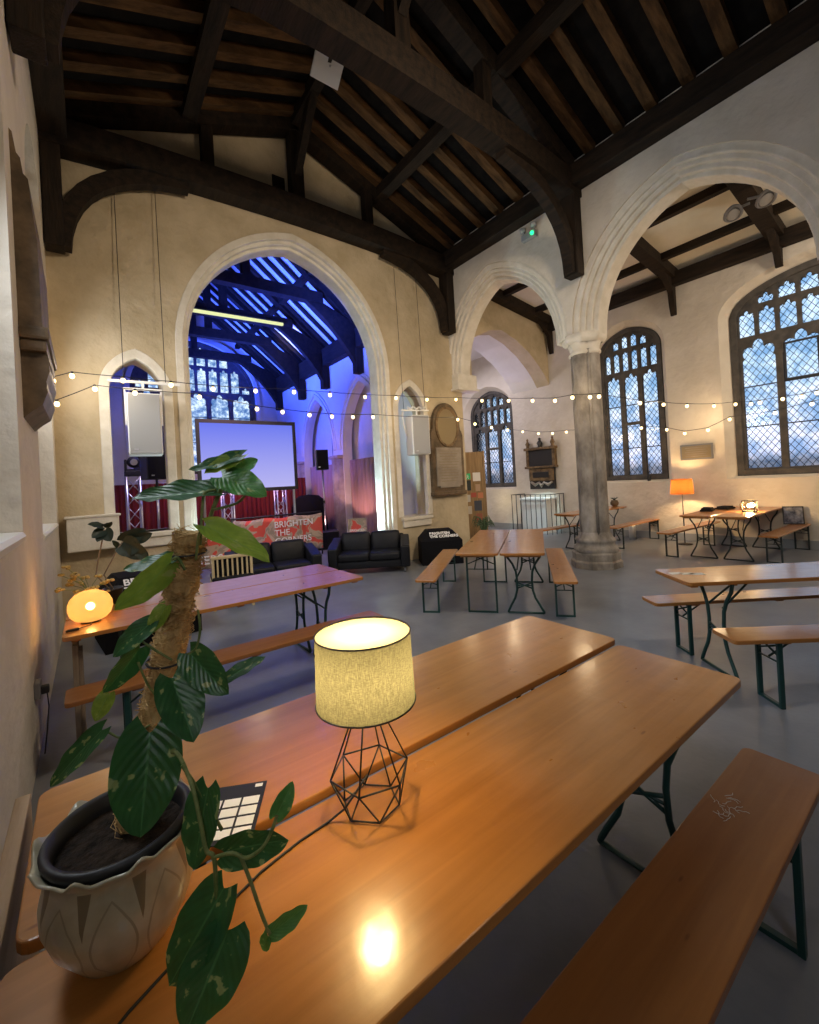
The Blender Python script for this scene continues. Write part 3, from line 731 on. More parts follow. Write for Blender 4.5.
# ================================================================== potted climber on a moss pole
def leafmat(name, dark, mid_, vein, var, varamt, back):
    m, nt, p = newmat(name); L = nt.links.new
    uv = N(nt, 'ShaderNodeUVMap'); uv.uv_map = 'leaf'; sp = N(nt, 'ShaderNodeSeparateXYZ'); L(uv.outputs[0], sp.inputs[0])
    ab = N(nt, 'ShaderNodeMath', operation='ABSOLUTE'); L(sp.outputs[0], ab.inputs[0])
    # side veins run outwards and forwards from the midrib
    a = N(nt, 'ShaderNodeMath', operation='MULTIPLY_ADD'); L(ab.outputs[0], a.inputs[0]); a.inputs[1].default_value = -.45; L(sp.outputs[1], a.inputs[2])
    fr = N(nt, 'ShaderNodeMath', operation='SINE'); mu = N(nt, 'ShaderNodeMath', operation='MULTIPLY'); mu.inputs[1].default_value = 52; L(a.outputs[0], mu.inputs[0]); L(mu.outputs[0], fr.inputs[0])
    vr = ramp(nt, [(.86, (0, 0, 0)), (1, (.11, .11, .11))]); L(fr.outputs[0], vr.inputs[0])
    mr = ramp(nt, [(.02, (1, 1, 1)), (.06, (0, 0, 0))]); L(ab.outputs[0], mr.inputs[0])
    tc = N(nt, 'ShaderNodeTexCoord'); mp = N(nt, 'ShaderNodeMapping'); mp.inputs['Scale'].default_value = (1.2, 3.5, 1); mp.inputs['Rotation'].default_value = (0, 0, .5); L(uv.outputs[0], mp.inputs[0])
    oi = N(nt, 'ShaderNodeObjectInfo'); L(oi.outputs['Random'], mp.inputs['Location'])
    nz = N(nt, 'ShaderNodeTexNoise', Scale=1.5, Detail=3, Roughness=.5); nz.noise_dimensions = '4D'; L(mp.outputs[0], nz.inputs[0])
    ml = N(nt, 'ShaderNodeMath', operation='MULTIPLY'); ml.inputs[1].default_value = 40; L(oi.outputs['Random'], ml.inputs[0]); L(ml.outputs[0], nz.inputs['W'])
    base = ramp(nt, [(.3, dark), (.7, mid_)]); L(nz.outputs[0], base.inputs[0])
    vs = ramp(nt, [(varamt, (0, 0, 0)), (varamt+.03, (1, 1, 1))]); L(nz.outputs[0], vs.inputs[0])
    m1 = N(nt, 'ShaderNodeMixRGB'); L(vs.outputs[0], m1.inputs[0]); L(base.outputs[0], m1.inputs[1]); m1.inputs[2].default_value = (*var, 1)
    m2 = N(nt, 'ShaderNodeMixRGB'); L(vr.outputs[0], m2.inputs[0]); L(m1.outputs[0], m2.inputs[1]); m2.inputs[2].default_value = (*vein, 1)
    m3 = N(nt, 'ShaderNodeMixRGB'); L(mr.outputs[0], m3.inputs[0]); L(m2.outputs[0], m3.inputs[1]); m3.inputs[2].default_value = (*vein, 1)
    L(m3.outputs[0], p.inputs['Base Color']); p.inputs['Roughness'].default_value = .34; p.inputs['Specular IOR Level'].default_value = .5
    b = N(nt, 'ShaderNodeBump', Strength=.14, Distance=.004); L(fr.outputs[0], b.inputs['Height']); L(b.outputs[0], p.inputs['Normal'])
    out = nt.nodes['Material Output']; tr = N(nt, 'ShaderNodeBsdfTranslucent'); tr.inputs[0].default_value = (*back, 1)
    mx = N(nt, 'ShaderNodeMixShader'); mx.inputs[0].default_value = .22; L(p.outputs[0], mx.inputs[1]); L(tr.outputs[0], mx.inputs[2]); L(mx.outputs[0], out.inputs[0])
    return m
M['leaf'] = leafmat('dark_glossy_leaf', (.016, .085, .030), (.032, .150, .048), (.07, .22, .08), (.36, .42, .16), .60, (.05, .16, .02))
M['leaf_light'] = leafmat('yellow_green_leaf', (.16, .28, .025), (.34, .46, .06), (.22, .36, .08), (.40, .46, .13), .62, (.2, .32, .04))
M['leaf_mid'] = leafmat('fresh_green_leaf', (.04, .17, .04), (.08, .28, .07), (.11, .26, .09), (.32, .40, .14), .63, (.1, .25, .03))
M['leaf_far'] = simple('blackish_green_leaf', (.010, .026, .018), .5)
M['stem'] = mottled('pale_green_stem', (.10, .15, .04), (.24, .27, .10), 40, .5, .2, 60)
def leaf_mesh(base, tip, w, side, nrm, droop=.15, fold=.25, wave=.02, heart=.14, n=16, m=6):
    """heart-shaped blade from base to tip; side = unit width direction, nrm = blade normal"""
    base, tip = V(base), V(tip); ax = tip-base; Ln = ax.length
    bm = bmesh.new(); uvl = bm.loops.layers.uv.new('leaf'); rows = []
    ph = random.random()*6
    for i in range(n+1):
        t = i/n
        wd = w*(max(0, (t+.02))**.42)*(max(0, 1-t))**.72*1.46 if t < 1 else 0
        row = []
        for j in range(-m, m+1):
            u = j/m
            back = heart*Ln*abs(u)**1.3*max(0, 1-t*2.6)   # lobes fall behind the stalk
            p = base+ax*t - ax.normalized()*back + side*(u*wd)
            p += nrm*(fold*wd*abs(u)**1.2 - droop*Ln*(t*t) + wave*Ln*sin(5.5*t*pi+ph+(1.2 if u > 0 else 0))*u*u)
            row.append(bm.verts.new(p))
        rows.append(row)
    for i in range(n):
        for j in range(2*m):
            vs = [rows[i][j], rows[i][j+1], rows[i+1][j+1], rows[i+1][j]]
            f = bm.faces.new(vs); f.smooth = True
            for lp, (a, b_) in zip(f.loops, ((i, j), (i, j+1), (i+1, j+1), (i+1, j))): lp[uvl].uv = (b_/m-1, a/n)
    bmesh.ops.remove_doubles(bm, verts=bm.verts[:], dist=1e-5)
    me = bpy.data.meshes.new('leaf'); bm.to_mesh(me); bm.free(); return me
PC = V((.025, 1.046, TH))
plant = thing('potted_climber', 'big trailing variegated houseplant on a coir pole in a cream scalloped pot', 'potted plant', PC)
off = -PC
def view_leaf(bx, by, bd, tx, ty, td, w, turn=0, mat='leaf', **k):
    B, T = atD(bx, by, bd), atD(tx, ty, td); vd = (V((0, 0, H))-(B+T)/2).normalized(); ax = (T-B).normalized()
    sd = ax.cross(vd)
    if sd.length < .05: sd = r2.copy()
    sd.normalize(); nr = sd.cross(ax).normalized()
    if nr.dot(vd) < 0: nr = -nr
    q = Matrix.Rotation(radians(turn), 3, ax); sd = q @ sd; nr = q @ nr
    o = link('leaf', leaf_mesh(B-PC, T-PC, w, sd, nr, **k), M[mat], plant); return o
# pot
def scal(th, i):
    return 1+.035*cos(9*th)*(i > 6)
prof = [(.0, 0), (.070, 0), (.082, .012), (.112, .06), (.126, .105), (.127, .14), (.119, .175), (.117, .195), (.128, .212), (.138, .222), (.134, .225), (.122, .208), (.110, .19), (.110, .12), (0, .11)]
pb = MB(); n = 126; rings = []
for i, (r, z) in enumerate(prof):
    row = []
    for k in range(n):
        th = 2*pi*k/n; s = cos(9*th)
        rr = r; zz = z
        if 8 <= i <= 10: rr = r*(1+.03*s); zz = z+.014*max(0, s)**2-.006
        if 3 <= i <= 6:                                   # raised overlapping petals
            rr = r*(1+.035*(abs(cos(4.5*th+i*.12))**.5-.5))
        row.append(pb.bm.verts.new((rr*cos(th), rr*sin(th), zz)))
    rings.append(row)
for A, B in zip(rings, rings[1:]):
    for k in range(n): 
        f = pb.bm.faces.new((A[k], A[(k+1) % n], B[(k+1) % n], B[k])); f.smooth = True
bmesh.ops.remove_doubles(pb.bm, verts=pb.bm.verts[:], dist=1e-6)
def ceramic():
    m, nt, p = newmat('cream_glazed_ceramic'); L = nt.links.new
    tc = N(nt, 'ShaderNodeTexCoord'); sx = N(nt, 'ShaderNodeSeparateXYZ'); L(tc.outputs['Object'], sx.inputs[0])
    at = N(nt, 'ShaderNodeMath', operation='ARCTAN2'); L(sx.outputs[1], at.inputs[0]); L(sx.outputs[0], at.inputs[1]); at = at.outputs[0]
    def Mt(op, a, b=None, c=None):
        q = N(nt, 'ShaderNodeMath', operation=op)
        for i, v in enumerate((a, b, c)):
            if v is None: continue
            if isinstance(v, (int, float)): q.inputs[i].default_value = v
            else: L(v, q.inputs[i])
        return q.outputs[0]
    # row of tall petals: |angle within petal| against a height curve
    fa = Mt('ABSOLUTE', Mt('SUBTRACT', Mt('FRACT', Mt('MULTIPLY', at, 9/(2*pi))), .5))     # 0 middle .. .5 gap
    z = sx.outputs[2]
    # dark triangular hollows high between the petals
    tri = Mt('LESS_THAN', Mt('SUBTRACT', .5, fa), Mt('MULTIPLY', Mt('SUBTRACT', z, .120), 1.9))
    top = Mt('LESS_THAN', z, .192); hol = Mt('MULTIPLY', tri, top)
    pet = Mt('SUBTRACT', .40, fa)                                    # petal outline
    zz = Mt('ABSOLUTE', Mt('SUBTRACT', pet, Mt('MULTIPLY', Mt('POWER', Mt('ABSOLUTE', Mt('SUBTRACT', z, .085)), 2.0), 55)))
    line = Mt('LESS_THAN', zz, .022)
    nz = N(nt, 'ShaderNodeTexNoise', Scale=14, Detail=4); L(tc.outputs['Object'], nz.inputs[0])
    c0 = ramp(nt, [(.3, (.34, .30, .19)), (.7, (.50, .46, .33))]); L(nz.outputs[0], c0.inputs[0])
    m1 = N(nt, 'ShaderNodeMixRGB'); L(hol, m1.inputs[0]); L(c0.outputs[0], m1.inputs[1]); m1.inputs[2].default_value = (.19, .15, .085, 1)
    m2 = N(nt, 'ShaderNodeMixRGB'); L(Mt('MULTIPLY', line, .75), m2.inputs[0]); L(m1.outputs[0], m2.inputs[1]); m2.inputs[2].default_value = (.25, .21, .13, 1)
    L(m2.outputs[0], p.inputs['Base Color']); p.inputs['Roughness'].default_value = .28; p.inputs['Coat Weight'].default_value = .3
    return m
pb.build('pot', ceramic(), plant)
NB = MB().lathe([(.104, .13), (.116, .205), (.124, .217), (.125, .226), (.119, .231), (.110, .227), (.106, .20), (.103, .185)], 48); NB.build('nursery_pot', M['black'], plant)
link('soil', MB().lathe([(.0, .196), (.05, .196), (.106, .196)], 40, f=lambda th, i: 1).mesh('soil'), M['soil'], plant)
# pole
PD = .875
pp = [atD(132, 822, PD)-PC, atD(146, 752, PD)-PC, atD(163, 678, PD)-PC, atD(175, 622, PD)-PC, atD(184, 570, PD)-PC, atD(190, 534, PD)-PC]
# resample
ps = []
for i in range(len(pp)-1):
    for k in range(6): ps.append(pp[i].lerp(pp[i+1], k/6))
ps.append(pp[-1]); rad = [.0265+.003*sin(i*.9)+.003*random.random() for i in range(len(ps))]
b = MB().tube(ps, rad, 16)
for v in b.bm.verts: v.co += V((random.uniform(-1, 1), random.uniform(-1, 1), random.uniform(-1, 1)))*.0025
random.seed(11)
for k in range(1100):
    i = random.randrange(len(ps)-1); c = ps[i].lerp(ps[i+1], random.random()); t_ = (ps[i+1]-ps[i]).normalized()
    a = t_.orthogonal().normalized(); a = Matrix.Rotation(random.random()*2*pi, 3, t_) @ a; tg = t_.cross(a)
    r0 = .0275; L_ = random.uniform(.015, .045); sl = random.uniform(-.8, .8)
    p0 = c+a*r0; p1 = c+(a*.9+tg*.6).normalized()*(r0+random.uniform(.002, .012))+t_*L_*sl*.5; p2 = c+(a*.3+tg).normalized()*(r0+random.uniform(0, .004))+t_*L_*sl
    b.tube([p0, p1, p2], [.0009, .0010, .0005], 3, cap=False)
link('moss_pole', b.mesh('moss_pole'), M['coir'], plant)
for k_ in (-4, 14):
    MB().tube([ps[k_]+V((.036*cos(w_), .036*sin(w_), .004*sin(w_))) for w_ in [2*pi*k/20 for k in range(20)]], .0022, 5, closed=True).build('wire_tie', M['cord'], plant)
def stem(pts, r, mat='stem'):
    P = [atD(*p)-PC for p in pts]
    # smooth
    Q = []
    for i in range(len(P)-1):
        p0, p1, p2, p3 = P[max(i-1, 0)], P[i], P[i+1], P[min(i+2, len(P)-1)]
        for k in range(5):
            t = k/5; Q.append(.5*((2*p1)+(p2-p0)*t+(2*p0-5*p1+4*p2-p3)*t*t+(3*p1-p0-3*p2+p3)*t**3))
    Q.append(P[-1]); MB().tube(Q, r, 8).build('stem', M[mat], plant)
d = PD
stem([(186, 600, d+.04), (200, 550, d+.03), (212, 512, d), (224, 482, d), (230, 466, d), (242, 456, d)], .0042)
stem([(200, 545, d-.03), (203, 500, d-.02), (206, 492, d-.01), (216, 490, d)], .003)
stem([(212, 510, d-.01), (232, 505, d), (243, 498, d), (245, 488, d)], .0028)
stem([(196, 560, d-.04), (199, 535, d-.05), (206, 527, d-.05)], .0026)
stem([(185, 570, d-.045), (178, 558, d-.05), (172, 560, d-.05)], .0026)
stem([(198, 610, d-.035), (200, 630, d-.05), (196, 648, d-.05), (186, 655, d-.05)], .0022)
stem([(172, 660, d-.04), (155, 650, d-.05), (140, 640, d-.05)], .0022)
stem([(160, 700, d-.04), (148, 685, d-.06), (138, 662, d-.06)], .0022)
stem([(150, 725, d-.04), (125, 738, d-.06), (108, 732, d-.06)], .0022)
view_leaf(217, 492, d, 130, 497, d-.02, .050, 56, 'leaf', droop=.03, fold=.35)
view_leaf(242, 455, d, 192, 474, d-.02, .026, 50, 'leaf', droop=-.12)
view_leaf(240, 458, d, 203, 471, d-.03, .028, 44, 'leaf_light', droop=.1)
view_leaf(234, 474, d, 257, 457, d+.03, .028, -35, 'leaf_mid', droop=.1)
view_leaf(222, 477, d-.01, 264, 491, d-.06, .046, -35, 'leaf_mid', droop=.12, fold=.2)
view_leaf(206, 526, d-.05, 270, 557, d-.08, .042, -40, 'leaf_light', droop=.08, fold=.3)
view_leaf(174, 557, d-.03, 125, 571, d-.02, .028, 48, 'leaf', droop=-.05, fold=.1)
view_leaf(171, 562, d-.04, 118, 616, d-.09, .042, -30, 'leaf_light', droop=.2, fold=.15)
view_leaf(152, 622, d-.04, 111, 656, d-.08, .032, 30, 'leaf', droop=.1)
view_leaf(166, 606, d-.03, 148, 634, d-.05, .024, 20, 'leaf_light', droop=.1)
view_leaf(140, 648, d-.05, 106, 696, d-.09, .034, -30, 'leaf', droop=.15)
view_leaf(109, 693, d-.06, 94, 722, d-.08, .024, 15, 'leaf_light', droop=.1)
view_leaf(190, 653, d-.05, 226, 695, d-.08, .046, 18, 'leaf', droop=.1)
view_leaf(226, 679, d-.03, 265, 655, d, .022, -35, 'leaf', droop=.08)
view_leaf(172, 678, d-.06, 195, 741, d-.10, .056, -12, 'leaf', droop=.08)
view_leaf(150, 733, d-.08, 140, 840, d-.14, .080, 0, 'leaf', droop=.10, fold=.25, heart=.2)
view_leaf(102, 730, d-.06, 42, 789, d-.10, .030, 25, 'leaf', droop=.16)
# trailing shoot over the front of the pot
stem([(150, 800, d-.03), (172, 752, d-.08), (190, 780, d-.12), (200, 820, d-.14), (206, 850, d-.15), (214, 858, d-.15), (217, 900, d-.15), (222, 950, d-.15)], .0036)
stem([(182, 765, d-.11), (205, 800, d-.11), (222, 830, d-.11)], .003)
stem([(212, 858, d-.15), (232, 853, d-.155), (246, 858, d-.155), (262, 848, d-.15), (272, 830, d-.14), (277, 815, d-.135)], .0030)
stem([(240, 855, d-.155), (250, 880, d-.155), (262, 915, d-.15), (270, 934, d-.15)], .0030)
view_leaf(276, 816, d-.135, 293, 783, d-.12, .024, 20, 'leaf_mid', droop=.1)
view_leaf(224, 852, d-.13, 290, 836, d-.12, .044, 30, 'leaf', droop=-.08)
view_leaf(270, 933, d-.15, 308, 908, d-.13, .024, 35, 'leaf_mid', droop=.12)
view_leaf(268, 936, d-.15, 262, 952, d-.15, .016, 20, 'leaf_mid', droop=.1)
view_leaf(208, 788, d-.11, 192, 872, d-.13, .046, 25, 'leaf', droop=.05)
view_leaf(224, 888, d-.15, 166, 990, d-.18, .060, 12, 'leaf', droop=.04)
view_leaf(228, 930, d-.16, 186, 1034, d-.21, .070, -12, 'leaf', droop=.04)

# ================================================================== egg lamp, flowers and dark plant on the left table
EP = V((-.02, 3.81, TH))
def eggmat():
    m, nt, p = newmat('glowing_sand_glass'); nt.nodes.remove(p); L = nt.links.new
    out = nt.nodes['Material Output']
    df = N(nt, 'ShaderNodeBsdfDiffuse'); tr = N(nt, 'ShaderNodeBsdfTranslucent'); df.inputs[0].default_value = (.60, .46, .28, 1); tr.inputs[0].default_value = (.50, .34, .17, 1)
    mx = N(nt, 'ShaderNodeMixShader'); mx.inputs[0].default_value = .45; L(df.outputs[0], mx.inputs[1]); L(tr.outputs[0], mx.inputs[2])
    cl = N(nt, 'ShaderNodeBsdfTransparent'); cl.inputs[0].default_value = (1, .84, .58, 1); m2 = N(nt, 'ShaderNodeMixShader'); m2.inputs[0].default_value = .45; L(mx.outputs[0], m2.inputs[1]); L(cl.outputs[0], m2.inputs[2]); L(m2.outputs[0], out.inputs[0]); return m
t = thing('egg_lamp', 'glowing cream egg-shaped glass lamp at the wall end of the table', 'lamp', EP)
link('globe', MB().lathe([(.055, .010), (.095, .026), (.121, .058), (.132, .098), (.129, .138), (.113, .174), (.086, .200), (.050, .217), (.02, .222), (.0, .2225)], 32).mesh('globe'), eggmat(), t)
link('base', MB().lathe([(0, 0), (.06, 0), (.06, .014), (0, .014)], 24).mesh('base'), M['black'], t)
link('bulb', MB().sphere((0, 0, .11), .026, 12, 8).mesh('bulb'), emit('egg_bulb', (1, .74, .38), 30), t)
link('cord_switch', MB().box((-.10, -.17, .008), (.07, .022, .016), Matrix.Rotation(.25, 3, 'Z'), .005).tube([(-.07, -.16, .006), (.0, -.1, .004), (.0, -.05, .004)], .003, 6).mesh('cord_switch'), M['black'], t)
lamp_light(EP+V((0, 0, .11)), 3.0, (1, .58, .22), .032)
# low vase of yellowish dried blossom
def q(x, y, Y): return onY(x, y, Y)
VP_ = V((-.02, 4.16, TH))
t = thing('flower_vase', 'low vase of pale yellow dried blossom behind the egg lamp', 'flowers', VP_)
link('vase', MB().lathe([(0, 0), (.05, 0), (.06, .05), (.045, .12), (.05, .15), (.044, .15), (.04, .12)], 24).mesh('vase'), M['plankwood'], t)
random.seed(5); st = MB(); fl = MB()
M['blossom'] = mottled('pale_yellow_blossom', (.30, .22, .07), (.52, .42, .18), 30, .8, 0)
for (x, y) in ((66, 568), (75, 575), (80, 584), (70, 585), (60, 590), (77, 592), (88, 590), (98, 577), (103, 583), (110, 581), (95, 588), (85, 578), (72, 580), (62, 576), (106, 592), (100, 594)):
    p = q(x, y, 4.16+random.uniform(-.06, .06))-VP_
    st.tube([(0, 0, .14), V((p.x*.4, p.y*.4, .14+(p.z-.14)*.6)), p], .0025, 4)
    for k in range(5):
        a = random.random()*6.28; e1 = V((cos(a), sin(a)*.6, random.uniform(-.4, .8))).normalized()
        fl.sphere(p+e1*.016, .017, 7, 5, (1, .8, .6))
st.build('stalk', M['stem'], t); fl.build('blossom', M['blossom'], t)
VP2 = V((.13, 4.33, TH))
t = thing('potted_plant', 'tall dark-leaved plant with two bare stalks behind the egg lamp', 'potted plant', VP2)
link('pot', MB().lathe([(0, 0), (.055, 0), (.07, .11), (.074, .11), (.074, .125), (.064, .125), (.06, .10), (0, .1)], 24).mesh('pot'), M['black'], t)
A1 = [q(96, 575, 4.33)-VP2, q(99, 555, 4.33)-VP2, q(103, 537, 4.33)-VP2, q(104, 528, 4.33)-VP2]
A2 = [q(104, 575, 4.33)-VP2, q(112, 560, 4.33)-VP2, q(118, 548, 4.33)-VP2, q(124, 540, 4.33)-VP2]
MB().tube([V((-.01, 0, .1))]+A1, .006, 6).build('stalk', M['plankwood'], t)
MB().tube([V((.01, 0, .1))]+A2, .006, 6).build('stalk', M['plankwood'], t)
def far_leaf(bx, by, tx, ty, w, turn, Y=4.33, dy=-.05):
    B, T = q(bx, by, Y), q(tx, ty, Y+dy); vd = (V((0, 0, H))-B).normalized(); ax = (T-B).normalized(); sd = ax.cross(vd).normalized(); nr = sd.cross(ax)
    if nr.dot(vd) < 0: nr = -nr
    Q = Matrix.Rotation(radians(turn), 3, ax)
    link('leaf', leaf_mesh(B-VP2, T-VP2, w, Q @ sd, Q @ nr, n=10, m=4), M['leaf_far'], t)
for a in ((103, 527, 89, 523, .05, 50), (104, 526, 112, 523, .045, 50), (104, 530, 92, 537, .06, 20), (105, 530, 110, 541, .07, 10), (103, 532, 97, 541, .05, 10),
          (122, 541, 146, 530, .10, 20), (122, 543, 140, 550, .12, 10), (126, 546, 148, 558, .10, 15), (134, 540, 152, 534, .07, 20), (120, 546, 130, 556, .07, 5), (138, 548, 145, 561, .06, 5), (118, 546, 113, 541, .03, 10)):
    far_leaf(*a)
# ================================================================== festoon lights
def festoon(label, pts, ends, sag=.02):
    t = thing('string_lights', label, 'string lights', pts[0], group='festoon strings'); o = pts[0]
    P = [ends[0]]+pts+[ends[1]]; Q = []
    for i in range(len(P)-1):
        for k in range(6):
            u = k/6; p = P[i].lerp(P[i+1], u); p.z += .05-(P[i+1]-P[i]).length*.010*4*u*(1-u); Q.append(p-o)
    Q.append(P[-1]+V((0, 0, .05))-o)
    MB().tube(Q, .0055, 5).build('cable', M['cord'], t)
    bm_ = MB().sphere((0, 0, 0), .029, 10, 8, (1, 1, 1.15)).mesh('bulb'); sm_ = MB().lathe([(0, .02), (.017, .02), (.015, .055), (0, .055)], 8).mesh('bulb_socket')
    for p in pts:
        s = link('bulb_socket', sm_, M['cord'], t); s.location = p-o
        link('bulb', bm_, M['bulb'], s)
A = [onY(x, y, 6.58) for x, y in ((53, 381), (72, 376), (123, 380.5), (171, 385), (213, 389), (255.6, 391), (294, 392), (330, 395), (365, 397), (396, 398), (427, 399.6))]
A += [onX(x, y, 6.55) for x, y in ((456, 399.5), (482, 400.7), (508.6, 400.7), (532.5, 400.7), (555, 400.7), (572.4, 397.5), (590, 397), (599, 396.5))]
A += [onY(x, y, 3.45) for x, y in ((640, 403), (663.6, 404.6), (687, 406))]
A += [onX(x, y, 10.2) for x, y in ((714, 406), (735.5, 404.3), (751, 404), (760, 402.7), (782.7, 399), (801.7, 396.6), (817, 393))]
festoon('upper string of warm bulbs from the left wall past the pillar to the big window', A, (onX(44, 377, -.31), onX(850, 386, 10.2)))
B = [onY(x, y, 6.60) for x, y in ((57, 404), (95, 389), (135, 393), (199.5, 397), (257, 409), (282.6, 412), (309.5, 415), (332, 416.6), (353, 417), (373, 417), (457.8, 419.6), (475, 424), (491.5, 427.5), (507.5, 430))]
B += [onX(x, y, 10.15) for x, y in ((522.7, 431.7), (538.4, 433.6), (552.5, 433.3), (566.3, 432), (641.4, 428), (666.8, 429.7), (684.7, 433.4), (708, 430), (729.6, 419.3), (775, 413), (812, 404))]
festoon('lower string of warm bulbs across the chancel arch and along the aisle wall', B, (onX(46, 400, -.31), onX(850, 396, 10.2)))

# ================================================================== memorials and wall pieces
# left wall monument, seen from its side
t = thing('wall_monument', 'dark stone wall monument on the left wall beside the window recess', 'memorial', (XL, 4.1, 2.2)); off = (-XL, -4.1, -2.2)
MB().prism([(XL, 4.10), (XL+.015, 4.08), (XL+.03, 3.95), (XL+.05, 3.92), (XL+.06, 3.82), (XL+.085, 3.79), (XL+.095, 3.62), (XL+.115, 3.4), (XL+.12, 2.80), (XL, 2.80)], 'y', 3.74, 4.58).build('tablet', M['marble_dark'], t, off)
MB().box((XL+.078, 4.16, 2.76), (.155, .90, .09), bev=.02).box((XL+.07, 4.16, 2.68), (.14, .86, .08), bev=.02).build('cornice', M['marble_dark'], t, off)
MB().prism([(XL, 2.66), (XL+.12, 2.66), (XL+.14, 2.60), (XL+.145, 2.52), (XL+.125, 2.45), (XL+.13, 2.38), (XL+.10, 2.29), (XL+.05, 2.25), (XL, 2.20)], 'y', 3.78, 4.54).build('console', M['marble_dark'], t, off)
MB().tube([(XL+.06, 3.80, 2.58), (XL+.06, 4.5, 2.58)], .085, 16).build('scroll', M['marble_dark'], t, off)
# cream box on the chancel wall
Pb = onY(94, 533, 7.12)
t = thing('wall_box', 'plain cream box fixed to the wall behind the dark-leaved plant', 'wall box', (Pb.x, 7.10, Pb.z))
link('body', MB().box((0, 0, 0), (.56, .19, .44), bev=.015).mesh('body'), M['freestone'], t)
link('lid', MB().box((0, -.005, .225), (.60, .20, .03), bev=.008).mesh('lid'), M['freestone'], t)
# oval-topped memorial
t = thing('memorial_board', 'tall round-topped brown memorial with an oval plaque above the black box', 'memorial', (6.42, 7.19, 1.28)); off = (-6.51+0*1.0, -7.19, -1.28)
X0 = 6.51
out = [(X0-.46, 1.30), (X0+.46, 1.30), (X0+.46, 2.62), (X0+.43, 2.70), (X0+.40, 2.74)] + [(X0+.385*cos(pi*i/16), 2.82+.50*sin(pi*i/16)) for i in range(17)] + [(X0-.40, 2.74), (X0-.43, 2.70), (X0-.46, 2.62)]
link('backboard', plate(out, [], 'y', 7.10, 7.198, 'backboard', .012), M['marble_dark'], t).location = off
el = [(X0+.29*cos(2*pi*i/32), 2.80+.40*sin(2*pi*i/32)) for i in range(32)]; el2 = [(X0+.33*cos(2*pi*i/32), 2.80+.44*sin(2*pi*i/32)) for i in range(32)]
link('oval_frame', plate(el2, [el], 'y', 7.075, 7.12, 'oval_frame', .01), M['gilt'], t).location = off
link('oval_plaque', plate(el, [], 'y', 7.085, 7.11, 'oval_plaque'), M['bronze'], t).location = off
link('tablet', plate([(X0-.36, 1.50), (X0-.30, 1.50), (X0-.28, 1.46), (X0+.28, 1.46), (X0+.30, 1.50), (X0+.36, 1.50), (X0+.36, 2.33), (X0-.36, 2.33)], [], 'y', 7.07, 7.11, 'tablet', .006), M['marble'], t).location = off
MB().box((X0, 7.13, 1.33), (.98, .13, .09), bev=.02).build('base_moulding', M['marble_dark'], t, off)
for i in range(12):   # rows of cut lettering
    MB().box((X0-.02*(i % 3), 7.069, 2.26-.06*i), (.58-.05*(i % 4), .004, .012)).build('inscription_line', M['bronze'], t, off)
# aisle wall memorial
YM = 7.57
t = thing('wall_monument', 'brown and black wall memorial with three finials above the iron railing', 'memorial', (10.44, YM, 1.1)); off = (-10.44, -YM, -1.1)
def wb(n, y, z, d, h, w, mat, bev=.015, x=10.45): MB().box((x-d/2, YM+y, z), (d, w, h), bev=bev).build(n, M[mat], t, off)
wb('panel', 0, 2.10, .10, .46, .80, 'slate'); wb('cornice', 0, 2.37, .17, .08, 1.04, 'gilt'); wb('ledge', 0, 1.84, .16, .06, 1.04, 'gilt')
wb('back_slab', 0, 1.52, .08, .62, .84, 'slate'); wb('cartouche', 0, 1.62, .12, .36, .82, 'gilt', .03); wb('inset_panel', 0, 1.62, .135, .16, .54, 'slate', .01)
for s in (-1, 1): wb('pilaster', s*.44, 2.1, .12, .46, .09, 'gilt')
MB().tube([(10.36, YM-.36, 1.42), (10.35, YM-.22, 1.33), (10.35, YM-.08, 1.40), (10.34, YM, 1.30), (10.35, YM+.08, 1.40), (10.35, YM+.22, 1.33), (10.36, YM+.36, 1.42)], [.03, .045, .03, .05, .03, .045, .03], 10).build('scroll', M['marble'], t, off)
for y, s in ((-.42, .8), (0, 1), (.42, .8)): MB().lathe([(0, 0), (.07*s, 0), (.05*s, .04), (.085*s, .11), (.05*s, .17), (.03*s, .20), (.045*s, .24), (0, .28)], 14, c=(10.36, YM+y, 2.41)).build('finial', M['slate' if y == 0 else 'gilt'], t, off)
# plain chest tomb behind a railing
t = thing('chest_tomb', 'pale chest tomb standing behind the thin iron railing', 'tomb', (10.18, 7.6, 0))
link('chest', MB().box((0, 0, .46), (.42, .84, .92), bev=.02).mesh('chest'), M['white'], t)
link('top_slab', MB().box((0, 0, .95), (.48, .92, .07), bev=.02).mesh('top_slab'), M['white'], t)
t = thing('railing', 'thin black iron railing around the pale tomb below the memorial', 'railing', (9.85, 7.6, 0))
for k in range(9):
    y = -.66+1.32*k/8; link('bar', MB().tube([(0, y, 0), (0, y, 1.08)], .011, 6).mesh('bar'), M['blackmetal'], t)
for q in (-.66, .66):
    for k in range(1, 4): link('bar', MB().tube([(.58*k/3, q, 0), (.58*k/3, q, 1.08)], .011, 6).mesh('bar'), M['blackmetal'], t)
link('top_rail', MB().beam((.58, -.66, 1.08), (0, -.66, 1.08), .03, .016).beam((0, -.67, 1.08), (0, .67, 1.08), .03, .016).beam((0, .66, 1.08), (.58, .66, 1.08), .03, .016).mesh('top_rail'), M['blackmetal'], t)
# small bronze tablet
t = thing('wall_plaque', 'small rectangular bronze plaque between the two leaded windows', 'plaque', (10.44, 3.67, 1.93))
link('frame', MB().box((-.012, 0, 0), (.025, .62, .33), bev=.008).mesh('frame'), M['greymetal'], t)
link('plate', MB().box((-.025, 0, 0), (.012, .55, .26), bev=.003).mesh('plate'), M['bronze'], t)
for k in range(5): link('inscription_line', MB().box((-.033, 0, .09-.045*k), (.004, .42-.06*(k % 2), .012)).mesh('inscription_line'), M['marble'], t)

